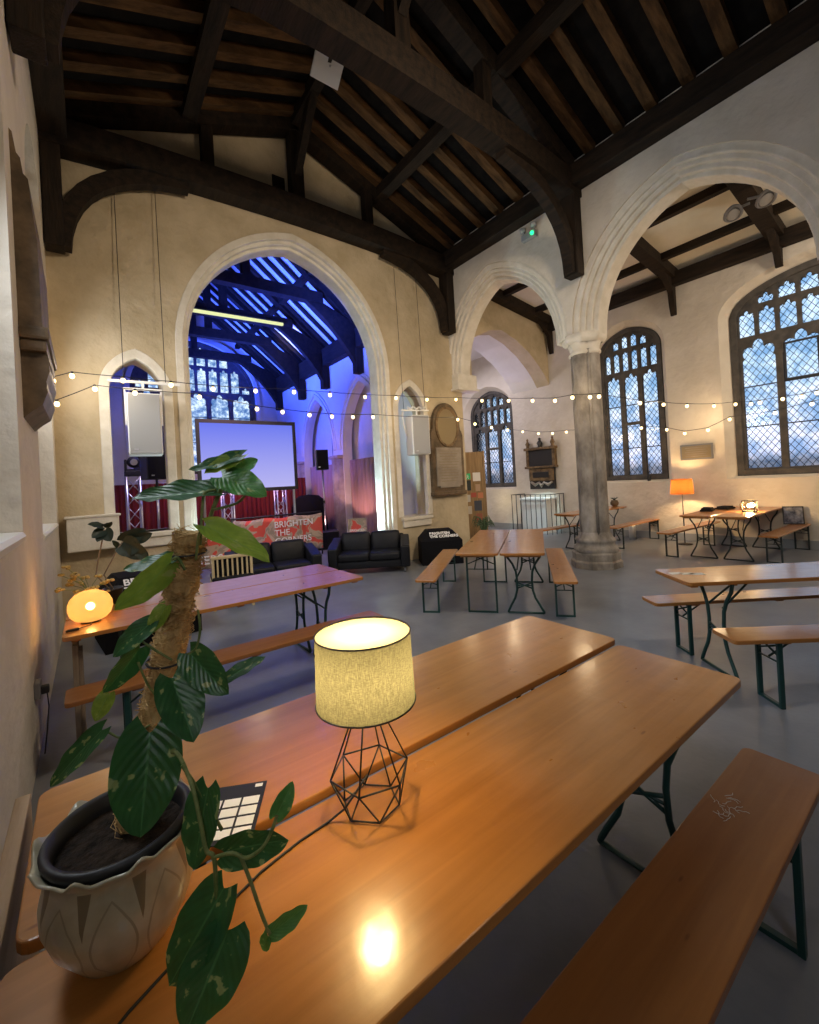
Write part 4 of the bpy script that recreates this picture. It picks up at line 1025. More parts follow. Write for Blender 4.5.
# ================================================================== loudspeakers
def speaker(name, label, loc, rz, w, h, d, case, front, group=None):
    t = thing(name, label, 'speaker', loc, rz, group)
    link('cabinet', MB().box((0, 0, 0), (w, d, h), bev=.015).mesh('cabinet'), M[case], t)
    link('grille', MB().box((0, -d/2-.004, 0), (w-.03, .012, h-.03), bev=.004).mesh('grille'), M[front], t)
    link('badge', MB().box((-w*.28, -d/2-.011, -h/2+.07), (.05, .004, .02)).mesh('badge'), M['silver'], t); return t
t = speaker('hanging_speaker', 'white loudspeaker hung in the narrow arch left of the chancel arch', (.67, 6.98, 2.62), radians(-4), .40, .84, .34, 'white', 'grille', 'hanging white speakers')
link('frame', MB().beam((-.23, 0, .50), (.23, 0, .50), .03, .03).beam((-.215, 0, .50), (-.215, 0, .0), .02, .03).beam((.215, 0, .5), (.215, 0, 0), .02, .03).mesh('frame'), M['white'], t)
link('hanging_bar', MB().beam((-.40, .0, .60), (.46, 0, .60), .035, .035).beam((0, 0, .5), (0, 0, .6), .03, .03).mesh('hanging_bar'), M['white'], t)
for x in (-.22, .28): link('suspension_cable', MB().tube([(x, 0, .6), (x+.0, .14, 3.45)], .005, 5).mesh('suspension_cable'), M['cord'], t)
t = speaker('hanging_speaker', 'white loudspeaker hung in the narrow arch right of the chancel arch', (5.48, 6.96, 2.57), radians(-14), .38, .80, .36, 'white', 'grille', 'hanging white speakers')
link('bracket', MB().tube([(-.28, .05, .5), (-.30, .05, .40), (-.27, .05, .2), (-.22, .05, 0)], .018, 8).beam((-.34, 0, .52), (.28, 0, .52), .03, .03).beam((0, 0, .4), (0, 0, .52), .03, .03).mesh('bracket'), M['white'], t)
link('rolled_cable', MB().tube([(-.2+.04*k, .02*sin(k*2.1), .57+.025*cos(k*1.9)) for k in range(11)], .022, 7).mesh('rolled_cable'), M['white'], t)
for x in (-.28, .2): link('suspension_cable', MB().tube([(x, 0, .52), (x, .12, 3.5)], .005, 5).mesh('suspension_cable'), M['cord'], t)
SP = onY(322, 460, 10.4)
t = speaker('stage_speaker', 'black loudspeaker raised on a pole right of the projection screen', (SP.x, 10.4, SP.z), radians(-20), .30, .52, .30, 'black', 'blackmatt')
p = thing('speaker_pole', 'thin pale pole holding up the black stage loudspeaker', 'stand', (SP.x, 10.4, .46))
link('tube', MB().tube([(0, 0, 0), (0, 0, SP.z-.26-.46-.005)], .022, 10).mesh('tube'), M['silver'], p); link('collar', MB().tube([(0, 0, .72), (0, 0, .80)], .032, 10).mesh('collar'), M['black'], p)
speaker('subwoofer', 'black subwoofer cabinet on the floor under the speaker pole', (SP.x, 10.4, .23), radians(-20), .62, .46, .55, 'black', 'blackmatt')
S2 = onY(156, 466, 9.2)
t = speaker('stage_speaker', 'dark loudspeaker seen through the narrow arch below the hung white one', (S2.x, 9.2, S2.z), radians(12), .42, .50, .36, 'black', 'blackmatt')
p = thing('speaker_pole', 'pole under the dark loudspeaker inside the left narrow arch', 'stand', (S2.x, 9.2, 0))
zt_ = S2.z-.255
link('tube', MB().tube([(0, 0, .5), (0, 0, zt_)], .022, 10).mesh('tube'), M['silver'], p)
for k in range(3):
    a = 2*pi*k/3; link('leg', MB().tube([(0, 0, .75), (.38*cos(a), .38*sin(a), .012)], .013, 6).mesh('leg'), M['silver'], p)

# ================================================================== chancel stage gear
t = thing('projection_screen', 'large lit lavender projection screen in a black frame in the chancel', 'screen', (2.98, 10.0, 0))
def screenmat():
    m, nt, p_ = newmat('lit_screen'); nt.nodes.remove(p_); L = nt.links.new
    tc = N(nt, 'ShaderNodeTexCoord'); sx = N(nt, 'ShaderNodeSeparateXYZ'); L(tc.outputs['Object'], sx.inputs[0])
    mr = N(nt, 'ShaderNodeMapRange'); mr.inputs['From Min'].default_value = 1.6; mr.inputs['From Max'].default_value = 3.2; L(sx.outputs[2], mr.inputs[0])
    r = ramp(nt, [(0, (.52, .50, .92)), (1, (.15, .20, .92))]); L(mr.outputs[0], r.inputs[0])
    e = N(nt, 'ShaderNodeEmission', Strength=.95); L(r.outputs[0], e.inputs[0]); L(e.outputs[0], nt.nodes['Material Output'].inputs[0]); return m
link('screen', MB().box((0, 0, 2.41), (2.08, .012, 1.48)).mesh('screen'), screenmat(), t)
link('border', plate([(-1.10, 1.60), (1.10, 1.60), (1.10, 3.22), (-1.10, 3.22)], [[(-1.03, 1.68), (1.03, 1.68), (1.03, 3.14), (-1.03, 3.14)]], 'y', -.03, .03, 'border'), M['black'], t)
for x in (-1.0, 1.0):
    link('leg', MB().box((x, .02, .8), (.05, .04, 1.6)).mesh('leg'), M['silver'], t)
    link('foot', MB().beam((x, -.35, .02), (x, .4, .02), .05, .04).mesh('foot'), M['silver'], t)
def truss(label, loc, h, r=.11):
    t = thing('truss_tower', label, 'truss', loc, group='aluminium truss towers')
    cs_ = [(-r, -r), (r, -r), (r, r), (-r, r)]
    for c in cs_: link('chord', MB().tube([(*c, .02), (*c, h)], .022, 8).mesh('chord'), M['silver'], t)
    n = max(2, int(h/.28)); b = MB()
    for k in range(n):
        za, zb_ = .03+(h-.05)*k/n, .03+(h-.05)*(k+1)/n
        for i in range(4):
            a, c = cs_[i], cs_[(i+1) % 4]
            if k % 2: a, c = c, a
            b.tube([(*a, za), (*c, zb_)], .010, 6)
    b.build('lacing', M['silver'], t); link('base_plate', MB().box((0, 0, .01), (.45, .45, .02)).mesh('base_plate'), M['silver'], t); return t
g = lambda x, y, Y: onY(x, y, Y)
truss('aluminium truss tower under the right half of the screen', (g(281, 505, 10.7).x, 10.72, 0), 1.75)
truss('aluminium truss tower under the left half of the screen', (g(228, 505, 10.7).x, 10.72, 0), 1.75)
truss('aluminium truss tower behind the left narrow arch holding a moving light', (g(134, 500, 9.9).x, 9.9, 0), g(134, 476, 9.9).z-.005)
LH = V((g(134, 476, 9.9).x, 9.9, g(134, 476, 9.9).z+.0))
t = thing('moving_head_light', 'black moving head stage light on the truss behind the left narrow arch', 'stage light', LH)
link('base', MB().box((0, 0, .05), (.30, .28, .10), bev=.015).mesh('base'), M['black'], t)
link('yoke', MB().box((-.13, 0, .2), (.04, .12, .24), bev=.01).box((.13, 0, .2), (.04, .12, .24), bev=.01).box((0, 0, .115), (.30, .12, .03)).mesh('yoke'), M['black'], t)
link('head', MB().sphere((0, 0, .27), .11, 18, 12, (1, 1.2, 1)).mesh('head'), M['black'], t)
link('lens', MB().tube([(0, -.10, .26), (0, -.145, .26)], .06, 16).mesh('lens'), M['silver'], t)
t = thing('stage_platform', 'low black stage platform behind the printed banners', 'stage', (2.9, 12.15, 0))
link('deck', MB().box((0, 0, .27), (5.3, 2.2, .06)).mesh('deck'), M['blackmatt'], t); link('fascia', MB().box((0, -1.08, .12), (5.26, .03, .24)).mesh('fascia'), M['blackmatt'], t)
def drape(name, label, x0, x1, y, z0, z1, mat, axis='x', folds=40, amp=.035):
    bm = bmesh.new(); n = folds*6; A_ = []
    for i in range(n+1):
        u = i/n; s = x0+(x1-x0)*u; d = amp*(sin(u*folds*2*pi)+.4*sin(u*folds*.7*pi+1))
        q = (lambda z: (s, y+d, z)) if axis == 'x' else (lambda z: (y+d, s, z))
        A_.append((bm.verts.new(q(z0)), bm.verts.new(q(z1))))
    for a, b in zip(A_, A_[1:]):
        f = bm.faces.new((a[0], b[0], b[1], a[1])); f.smooth = True
    me = bpy.data.meshes.new(name); bm.to_mesh(me); bm.free()
    o = link(name, me, M[mat]); tag(o, label, 'curtain')
    so = o.modifiers.new('thick', 'SOLIDIFY'); so.thickness = .008; return o
drape('stage_curtain', 'dark red curtain hung low across the back of the stage', 0.3, 5.75, 13.4, .02, 1.95, 'redcurtain')
drape('niche_curtain', 'rose curtain in the side niche by the right pier of the chancel arch', 9.08, 11.12, 6.17, .02, 2.35, 'pinkcurtain', 'y', 9, .03)
drape('niche_curtain', 'dusky curtain in the farther side niche behind the pole speaker', 11.9, 13.9, 6.17, .02, 2.3, 'pinkcurtain', 'y', 9, .03)
# draped organ console / kit
t = thing('covered_equipment', 'hump of stage equipment under a black cover behind the pole speaker', 'equipment', (5.1, 11.75, .30))
b = MB().lathe([(.52, 0), (.50, .3), (.47, .7), (.42, .95), (.28, 1.08), (.0, 1.12)], 40, f=lambda th, i: 1+.06*sin(7*th+i)); b.build('cover', M['blackmatt'], t)
link('stage_lamp', MB().sphere((-.40, -.33, .35), .07, 12, 8).mesh('stage_lamp'), M['silver'], t)  # plain silver ball set into the near side of the cover
def bannermat():
    m, nt, p_ = newmat('printed_banner'); L = nt.links.new
    tc = N(nt, 'ShaderNodeTexCoord'); nz = N(nt, 'ShaderNodeTexNoise', Scale=2.2, Detail=3, Distortion=.8); L(tc.outputs['Object'], nz.inputs[0])
    r = ramp(nt, [(.34, (.62, .075, .05)), (.43, (.45, .33, .24)), (.48, (.30, .25, .18)), (.54, (.50, .38, .28)), (.60, (.66, .10, .07))]); r.color_ramp.interpolation = 'CONSTANT'
    L(nz.outputs[0], r.inputs[0]); L(r.outputs[0], p_.inputs['Base Color']); p_.inputs['Roughness'].default_value = .55; return m
M['banner'] = bannermat()
def banner(label, P0, P1, z0, z1, txt=None, tx=.5, ts=.12):
    """cloth between two floor points"""
    P0, P1 = V((P0[0], P0[1], 0)), V((P1[0], P1[1], 0)); ax = (P1-P0); Ln = ax.length; ax /= Ln; nr = V((ax.y, -ax.x, 0))
    t = thing('banner', label, 'banner', (P0.x, P0.y, z0)); bm = bmesh.new(); G = []
    for i in range(41):
        u = i/40; row = []
        for j in range(9):
            v = j/8; d = .025*sin(u*11+v*1.5)+.012*sin(u*29); row.append(bm.verts.new(ax*(Ln*u)+nr*d+V((0, 0, (z1-z0)*v-.03*sin(u*pi*3)**2*v))))
        G.append(row)
    for i in range(40):
        for j in range(8):
            f = bm.faces.new((G[i][j], G[i+1][j], G[i+1][j+1], G[i][j+1])); f.smooth = True
    me = bpy.data.meshes.new('cloth'); bm.to_mesh(me); bm.free()
    me.transform(Matrix.Identity(4)); o = link('cloth', me, M['banner'], t); so = o.modifiers.new('thick', 'SOLIDIFY'); so.thickness = .004
    if txt:
        Mx = Matrix((ax, V((0, 0, 1)), nr)).transposed().to_4x4(); Mx.translation = ax*(Ln*tx)+nr*.045+V((0, 0, (z1-z0)*.72))
        text(txt, ts, 'lettering', M['text'], o, Mx, 'LEFT', .001, .002, .95)
    return t
b0, b1 = g(233, 530, 9.55), g(323, 530, 9.55)
banner('red and beige banner reading BRIGHTEN THE CORNERS, below the screen on the right', (b0.x, 9.55), (b1.x, 9.55), .16, 1.00, 'BRIGHTEN\nTHE\nCORNERS', .42, .195)
b0, b1 = g(138, 540, 8.7), g(237, 540, 8.7)
banner('pink-lit banner left of the sofas, its lettering half hidden by the plant', (b0.x, 8.7), (b1.x, 8.7), .22, .93, 'BRIGHTEN\nTHE\nCORNERS', .22, .22)
for lab, y_, xa, xb, z in (('black crowd barrier carrying the right printed banner', 9.62, g(233, 530, 9.55).x, g(323, 530, 9.55).x, 1.0), ('black crowd barrier carrying the left printed banner', 8.77, g(138, 540, 8.7).x, g(237, 540, 8.7).x, .93)):
    t = thing('barrier', lab, 'barrier', ((xa+xb)/2, y_, 0)); hw = (xb-xa)/2
    link('frame', MB().tube([(-hw, .03, .01), (-hw, .03, z+.03), (hw, .03, z+.03), (hw, .03, .01)], .02, 8).mesh('frame'), M['blackmetal'], t)
    for s in (-1, 1): link('foot', MB().box((s*hw*.85, .03, .012), (.05, .5, .024)).mesh('foot'), M['blackmetal'], t)
P = g(357, 520, 8.5)
t = thing('sign_board', 'printed board with white letters leaning by the right pier of the chancel arch', 'sign', (P.x, 8.5, 0), radians(-35))
pn_ = link('panel', MB().box((0, 0, .44), (.42, .02, .86)).mesh('panel'), M['banner'], t)
text('BRIGHTEN\nTHE\nCORNERS', .075, 'lettering', M['text'], pn_, Matrix(((1, 0, 0, -.18), (0, 0, -1, -.012), (0, 1, 0, .58), (0, 0, 0, 1))), 'LEFT', .001, .001, .95)
link('strut', MB().beam((0, .02, .8), (0, .22, .01), .3, .015).mesh('strut'), M['black'], t)

# ================================================================== sofas, chair, black boxes
def puff(c, d, r=.05, lv=2):
    b = MB().box(c, d, bev=r); return b
def sofa(label, loc, rz, w=1.48):
    t = thing('leather_sofa', label, 'sofa', loc, rz, 'black leather sofas')
    link('base', MB().box((0, .02, .20), (w-.16, .70, .16), bev=.02).mesh('base'), M['leather'], t)
    for s in (-1, 1):
        sc = MB().box((s*(w-.34)/4, -.07, .355), ((w-.34)/2-.01, .60, .16), bev=.045).mesh('seat_cushion'); o = link('seat_cushion', sc, M['leather'], t)
        bc = MB().box((s*(w-.34)/4, .235, .59), ((w-.34)/2-.01, .20, .44), Matrix.Rotation(-.18, 3, 'X'), .07).mesh('back_cushion'); link('back_cushion', bc, M['leather'], t)
        pf = [(-.38, .12), (.36, .12), (.40, .66), (.34, .70), (-.20, .60), (-.40, .56)]
        ar = MB(); ar.prism(pf, 'x', s*(w/2-.17), s*w/2); es = ar.bm.edges[:]
        bmesh.ops.bevel(ar.bm, geom=es, offset=.035, segments=3, profile=.6, affect='EDGES'); link('armrest', ar.mesh('armrest'), M['leather'], t)
        for y in (-.30, .30): link('foot', MB().lathe([(0, 0), (.016, 0), (.024, .12), (0, .12)], 10, c=(s*(w/2-.10), y, 0)).mesh('foot'), M['greymetal'], t)
    link('back', MB().box((0, .36, .42), (w-.2, .12, .60), Matrix.Rotation(-.10, 3, 'X'), .04).mesh('back'), M['leather'], t)
    for o in t.children:
        o.data.transform(Matrix.Diagonal((1, 1, .88, 1)))
        for pl in o.data.polygons: pl.use_smooth = True
    return t
sofa('black leather two-seat sofa in front of the right pier of the chancel arch', (4.21, 6.98, 0), radians(-36))
sofa('black leather sofa below the banner, partly hidden by the left tables', (2.47, 7.30, 0), radians(-12), 1.5)
M['cream'] = simple('cream_painted_slats', (.58, .46, .26), .5)
P = g(231, 566, 6.55); zt_ = g(231, 553, 6.55).z
t = thing('slatted_chair', 'chair with cream and black striped slat back by the left sofa', 'chair', (P.x, 6.55, 0), radians(-8))
for s in (-1, 1):
    link('leg', MB().box((s*.25, -.20, zt_/2), (.035, .035, zt_), bev=.005).mesh('leg'), M['cream'], t); link('leg', MB().box((s*.25, .21, .22), (.035, .035, .44), bev=.005).mesh('leg'), M['cream'], t)
link('seat', MB().box((0, 0, .43), (.54, .46, .07), bev=.025).mesh('seat'), M['leather'], t)
link('top_rail', MB().box((0, -.20, zt_-.02), (.55, .05, .045), bev=.01).mesh('top_rail'), M['cream'], t)
link('back_panel', MB().box((0, -.185, (zt_+.42)/2), (.48, .012, zt_-.46)).mesh('back_panel'), M['blackmatt'], t)
for k in range(7): link('slat', MB().box((-.192+.064*k, -.20, (zt_+.42)/2), (.022, .026, zt_-.46)).mesh('slat'), M['cream'], t)
def hood(label, loc, rz, w, d, h, lines, ts, tilt=0):
    t = thing('lidded_box', label, 'box', loc, rz)
    b = MB(); a = .62; z1, z2 = h*.72, h
    A0 = [(-w/2, -d/2, 0), (w/2, -d/2, 0), (w/2, d/2, 0), (-w/2, d/2, 0)]; A1 = [(x, y, z1) for x, y, z in A0]
    A2 = [(x*a, y*a+d*.08, z2+tilt*y) for x, y, z in A0]
    vs = [[b.bm.verts.new(p) for p in R] for R in (A0, A1, A2)]
    for i in range(2):
        for k in range(4): b.bm.faces.new((vs[i][k], vs[i][(k+1) % 4], vs[i+1][(k+1) % 4], vs[i+1][k]))
    b.bm.faces.new(vs[0][::-1]); b.bm.faces.new(vs[2])
    bd_ = b.build('body', M['blackmatt'], t)
    # lettering on the sloping front of the lid
    f0, f1 = V((0, -d/2, z1)), V((0, -d/2*a+d*.08, z2-tilt*d/2)); upd = (f1-f0).normalized(); nr = V((1, 0, 0)).cross(upd)
    Mx = Matrix((V((1, 0, 0)), upd, nr)).transposed().to_4x4(); Mx.translation = f0+upd*((f1-f0).length*.62)+nr*.003+V((-w*.28, 0, 0))
    text(lines, ts, 'lettering', M['text'], bd_, Mx, 'LEFT', .001, .003, .9); return t
hood('black lidded box with white lettering beside the right sofa', (5.60, 6.60, 0), radians(-32), .80, .70, .64, 'BRIGHTEN\nTHE CORNERS', .085)
P = g(140, 580, 6.0)
hood('black lidded box with white lettering behind the left tables', (P.x+.06, 6.0, 0), radians(6), .95, .8, .74, 'BRIGHTEN\nTHE\nCORNERS', .12)

# ================================================================== far right corner
t = thing('floor_lamp', 'floor lamp with a glowing orange shade by the aisle wall', 'lamp', (9.98, 3.82, 0))
link('base', MB().lathe([(0, 0), (.14, 0), (.14, .015), (.02, .03), (0, .03)], 28).mesh('base'), M['blackmetal'], t)
link('pole', MB().tube([(0, 0, .02), (0, 0, 1.16)], .011, 8).mesh('pole'), M['blackmetal'], t)
link('lamp_shade', MB().lathe([(.215, 1.06), (.19, 1.37)], 40).mesh('lamp_shade', False), M['orange_shade'], t)
link('bulb', MB().sphere((0, 0, 1.21), .035, 12, 8).mesh('bulb'), emit('orange_lamp_bulb', (1, .70, .35), 25), t)
t = thing('lantern', 'lit square glass lantern on the far table by the window', 'lantern', (9.30, 2.50, TH))
def clear():
    m, nt, p_ = newmat('clear_glass'); nt.nodes.remove(p_); tr = N(nt, 'ShaderNodeBsdfTransparent'); tr.inputs[0].default_value = (.95, .9, .8, 1); gl = N(nt, 'ShaderNodeBsdfGlossy'); gl.inputs['Roughness'].default_value = .05
    mx = N(nt, 'ShaderNodeMixShader'); mx.inputs[0].default_value = .1; nt.links.new(tr.outputs[0], mx.inputs[1]); nt.links.new(gl.outputs[0], mx.inputs[2]); nt.links.new(mx.outputs[0], nt.nodes['Material Output'].inputs[0]); return m
M['clear'] = clear()
lb = MB(); hw = .085
for a in range(4):
    q = pi/2*a; c_ = V((hw*(1 if a in (0, 3) else -1), hw*(1 if a in (0, 1) else -1), 0)); lb.beam(c_+V((0, 0, .0)), c_+V((0, 0, .20)), .012, .012, (1, 0, 0))
lb.box((0, 0, .01), (.18, .18, .02)); 
for z in (.198,):
    for s in (-1, 1): lb.box((s*hw, 0, z), (.012, .18, .012)).box((0, s*hw, z), (.18, .012, .012))
lb.build('frame', M['blackmetal'], t)
link('glass', MB().box((0, 0, .105), (.155, .155, .17)).mesh('glass'), M['clear'], t)
link('bulb', MB().sphere((0, 0, .11), .036, 14, 10).mesh('bulb'), emit('lantern_bulb', (1, .72, .36), 40), t)
t = thing('glass_jar', 'small clear jar left of the lit lantern on the far table', 'jar', (9.55, 2.66, TH))
link('jar', MB().lathe([(0, .003), (.05, .003), (.055, .02), (.055, .11), (.045, .125), (.045, .14), (.042, .14), (.042, .125), (.05, .10), (.05, .01), (0, .01)], 24).mesh('jar'), M['clear'], t)
link('lid', MB().lathe([(0, .135), (.048, .135), (.048, .155), (0, .155)], 20).mesh('lid'), M['silver'], t)
def foldcloth(label, loc, rz, w, d, seed):
    random.seed(seed); t = thing('folded_cloth', label, 'cloth', loc, rz)
    b = MB().box((0, 0, .016), (w, d, .032), bev=.012).box((.03, .01, .043), (w*.8, d*.8, .024), bev=.010); b.build('cloth', M['blackmatt'], t)
foldcloth('dark folded cloth at the lamp end of the far table', (9.35, 3.16, TH), .2, .42, .2, 1); foldcloth('second dark folded cloth, between the lamp end and the jar', (9.80, 3.02, TH), -.1, .34, .22, 2)
t = thing('picture_board', 'small dark picture board with pale shapes leaning on the far bench', 'picture', (10.22, 2.10, BH), radians(-68))
link('board', MB().box((0, .05, .165), (.30, .014, .33), Matrix.Rotation(-.16, 3, 'X'), .003).mesh('board'), M['slate'], t)
pm = mottled('blurred_print', (.03, .035, .06), (.35, .36, .42), 7, .5, 0)
link('print', MB().box((0, .042, .165), (.26, .004, .29), Matrix.Rotation(-.16, 3, 'X')).mesh('print'), pm, t)
# bottle on the sill
t = thing('bottle_vase', 'dark bottle with a dry sprig on the narrow window sill', 'vase', (10.55, 4.72, 1.335))
link('bottle', MB().lathe([(0, 0), (.035, 0), (.038, .02), (.038, .12), (.015, .17), (.013, .22), (.016, .225), (.0, .225)], 18).mesh('bottle'), M['black'], t)
sp = MB()
for dx, dy, dz in ((.0, .03, .42), (.02, -.03, .45), (-.01, .0, .5)): sp.tube([(0, 0, .2), (dx*.5, dy*.5, .33), (dx, dy, dz)], [.003, .003, .008], 5)
sp.build('sprig', M['plankwood'], t)
# round pot on the table right of the pillar
P = onY(615.5, 520, 5.3)
t = thing('table_pot', 'round dark pot with a small plant on the table behind the pillar', 'potted plant', (P.x, 5.3, TH))
link('pot', MB().lathe([(0, 0), (.05, 0), (.09, .05), (.095, .09), (.07, .14), (.072, .15), (.06, .15), (.06, .13), (0, .12)], 24).mesh('pot'), M['marble_dark'], t)
fb_ = MB(); random.seed(3)
for k in range(14):
    a = k*2.4; fb_.tube([(0, 0, .12), (.03*cos(a), .03*sin(a), .18), (.09*cos(a), .09*sin(a), .20+.03*random.random())], [.004, .008, .002], 5)
fb_.build('foliage', M['leaf_far'], t)
t = thing('floor_candle', 'small white lantern on the floor under the bench right of the pillar', 'lantern', (10.22, 5.02, 0))
link('body', MB().lathe([(0, 0), (.075, 0), (.075, .30), (.06, .32), (0, .32)], 20).mesh('body'), M['white'], t); link('cap', MB().lathe([(0, .32), (.05, .32), (.03, .36), (0, .36)], 16).mesh('cap'), M['silver'], t)
# loose papers on the right table
for k, (x, y) in enumerate(((676, 573.5), (687, 573.8), (697, 574))):
    P = onZ(x, y, TH)
    o = link('paper_slip', MB().box((0, 0, 0), (.10, .06, .002)).mesh('paper_slip'), M['white']); o.location = (P.x, P.y, TH+.0015); o.rotation_euler = (0, 0, radians(-35-6*k))
    tag(o, ('leftmost white paper slip on the corner of the table at the right edge', 'middle white paper slip of three on the table at the right edge', 'rightmost white paper slip of three on the table at the right edge')[k], 'paper', 'papers on the right table')
# scrawl on the near bench
sc = MB(); random.seed(21); Ps = onZ(727, 806, BH)
for k in range(16):
    x, y = Ps.x-1.03+random.uniform(-.07, .07), Ps.y-.515+random.uniform(-.035, .035); a = random.random()*6.28; pts = []
    for i in range(5):
        pts.append((x, y, BH+.0006)); a += random.uniform(-1.2, 1.2); x += .010*cos(a); y += .010*sin(a)
    sc.tube(pts, .0009, 4)
sc.build('scratches', M['white'], bf)

# notice cupboard and plant in the aisle arch
P = V((7.92, 7.86, 0))
t = thing('notice_cupboard', 'tall wooden noticeboard with posters at the aisle arch', 'noticeboard', P, radians(-28))
M['pine'] = mottled('pine_boards', (.22, .14, .065), (.36, .24, .12), 3, .6, .1, 20, stretch=(8, 8, .6))
link('board', MB().box((0, 0, 1.15), (.56, .06, 2.3), bev=.006).mesh('board'), M['pine'], t)
for s in (-1, 1): link('side_post', MB().box((s*.29, 0, 1.16), (.05, .09, 2.32), bev=.008).mesh('side_post'), M['pine'], t)
def poster(x, z, w, h, col, n_='poster'): return link(n_, MB().box((x, -.034, z), (w, .006, h)).mesh(n_), simple(n_, col, .6), t)
ex = poster(-.16, 1.68, .15, .15, (.02, .55, .20), 'exit_sign'); ex['label'] = 'green running-man exit sign'
MB().sphere((-.15, -.038, 1.715), .012, 8, 6).tube([(-.15, -.038, 1.70), (-.16, -.038, 1.665), (-.185, -.038, 1.63)], .007, 5).tube([(-.16, -.038, 1.665), (-.135, -.038, 1.64), (-.14, -.038, 1.615)], .007, 5).tube([(-.185, -.038, 1.69), (-.15, -.038, 1.695), (-.125, -.038, 1.675)], .005, 5).build('pictogram', M['text'], ex)
poster(.08, 1.66, .20, .22, (.75, .74, .72)); poster(-.16, 1.45, .16, .26, (.02, .03, .03)); poster(.10, 1.38, .12, .18, (.45, .30, .20)); poster(-.02, 1.2, .14, .12, (.40, .08, .05)); poster(.16, 1.18, .14, .14, (.55, .20, .10)); poster(-.17, 1.12, .12, .18, (.5, .48, .44)); poster(.08, .92, .20, .26, (.05, .06, .09)); poster(-.16, .82, .14, .2, (.5, .45, .38)); poster(.1, .62, .16, .2, (.3, .1, .06))
t = thing('leafy_plant', 'spiky green pot plant on the floor below the noticeboard', 'potted plant', (7.62, 7.30, 0))
link('pot', MB().lathe([(0, 0), (.10, 0), (.13, .2), (.14, .2), (.14, .22), (.12, .22), (.11, .19), (0, .18)], 20).mesh('pot'), M['black'], t)
lf = MB(); random.seed(9)
M['frond'] = simple('grey_green_frond', (.07, .12, .055), .5)
for k in range(46):
    a = k*2.4+random.random(); R_ = random.uniform(.14, .24); h_ = random.uniform(.35, .62)
    lf.tube([(0, 0, .18), (R_*.45*cos(a), R_*.45*sin(a), .18+h_*.8), (R_*cos(a), R_*sin(a), .18+h_*.85), (R_*1.3*cos(a), R_*1.3*sin(a), .18+h_*.6)], [.006, .014, .011, .002], 4)
lf.build('foliage', M['frond'], t)

# ================================================================== fittings up high
E0 = V((6.69, 4.83, 6.0))
t = thing('emergency_light', 'white twin emergency light with a green glow above the small arch', 'emergency light', E0)
link('box', MB().box((-.04, 0, 0), (.08, .30, .12), bev=.01).mesh('box'), M['grille'], t)
for s in (-1, 1):
    link('spot', MB().tube([(-.04, s*.12, .07), (-.05, s*.12, .11)], .015, 8).lathe([(.0, 0), (.05, .0), (.06, .07), (.0, .07)], 16, c=(-.06, s*.12, .11)).mesh('spot'), M['grille'], t)
link('indicator', MB().sphere((-.09, -.10, .0), .035, 10, 8).mesh('indicator'), emit('green_indicator', (.02, 1, .25), 3), t)
C = onY(328, 65, 4.40)
t = thing('ceiling_panel', 'small pale square panel fixed beneath the roof truss', 'light fitting', C)
nrm = (V((-.10, -.75, -.85))).normalized(); zx = V((.86, -.12, -.12)); zx = (zx-nrm*zx.dot(nrm)).normalized(); zy = nrm.cross(zx)
Rm = Matrix((zx, zy, nrm)).transposed()
MB().box((0, 0, 0), (.34, .34, .05), Rm, .006).build('housing', M['white'], t)
MB().sphere(nrm*.03+zx*.02, .012, 10, 8).build('sensor', M['silver'], t)
MB().beam((0, 0, 0), (0.0, -.30, .12), .04, .03).build('bracket', M['blackmetal'], t)
for k, (x, y, yb) in enumerate(((733, 214, 2.27), (766, 199, 1.84))):
    P = onY(x, y, yb)
    t = thing('floodlight', ('oval floodlight on the far side of the aisle ceiling beam', 'oval floodlight on the near side of the aisle ceiling beam')[k], 'light fitting', P, radians(20), 'aisle floodlights')
    link('rim', MB().tube([(.24*cos(2*pi*i/28), .11*sin(2*pi*i/28), .01*cos(4*pi*i/28)) for i in range(28)], .022, 8, closed=True).mesh('rim'), M['greymetal'], t)
    link('body', MB().sphere((0, 0, .035), .1, 20, 12, (2.1, .95, .55)).mesh('body'), M['greymetal'], t)
    link('lens', MB().sphere((0, 0, -.012), .1, 20, 12, (1.9, .85, .10)).mesh('lens'), M['grille'], t)
    s = 1 if k else -1
    link('arm', MB().beam((.0, 0, .06), (.03, s*.22, .10), .03, .03).mesh('arm'), M['greymetal'], t)

# emissive strip added along the second chancel truss to give its bright line
Pa, Pb_ = onY(191, 310, 11.70), onY(283, 324.5, 11.70)
t = thing('bright_strip', 'long yellowish glowing strip along the second chancel roof truss', 'strip light', (Pa+Pb_)/2)
c_ = (Pa+Pb_)/2
MB().beam(Pa-c_, Pb_-c_, .09, .07, bev=.015).build('tube', emit('strip_glow', (.80, .84, .42), 1.1), t)
MB().beam(Pa-c_+V((0, .03, .06)), Pb_-c_+V((0, .03, .06)), .10, .05, bev=.005).build('housing', M['blackmetal'], t)
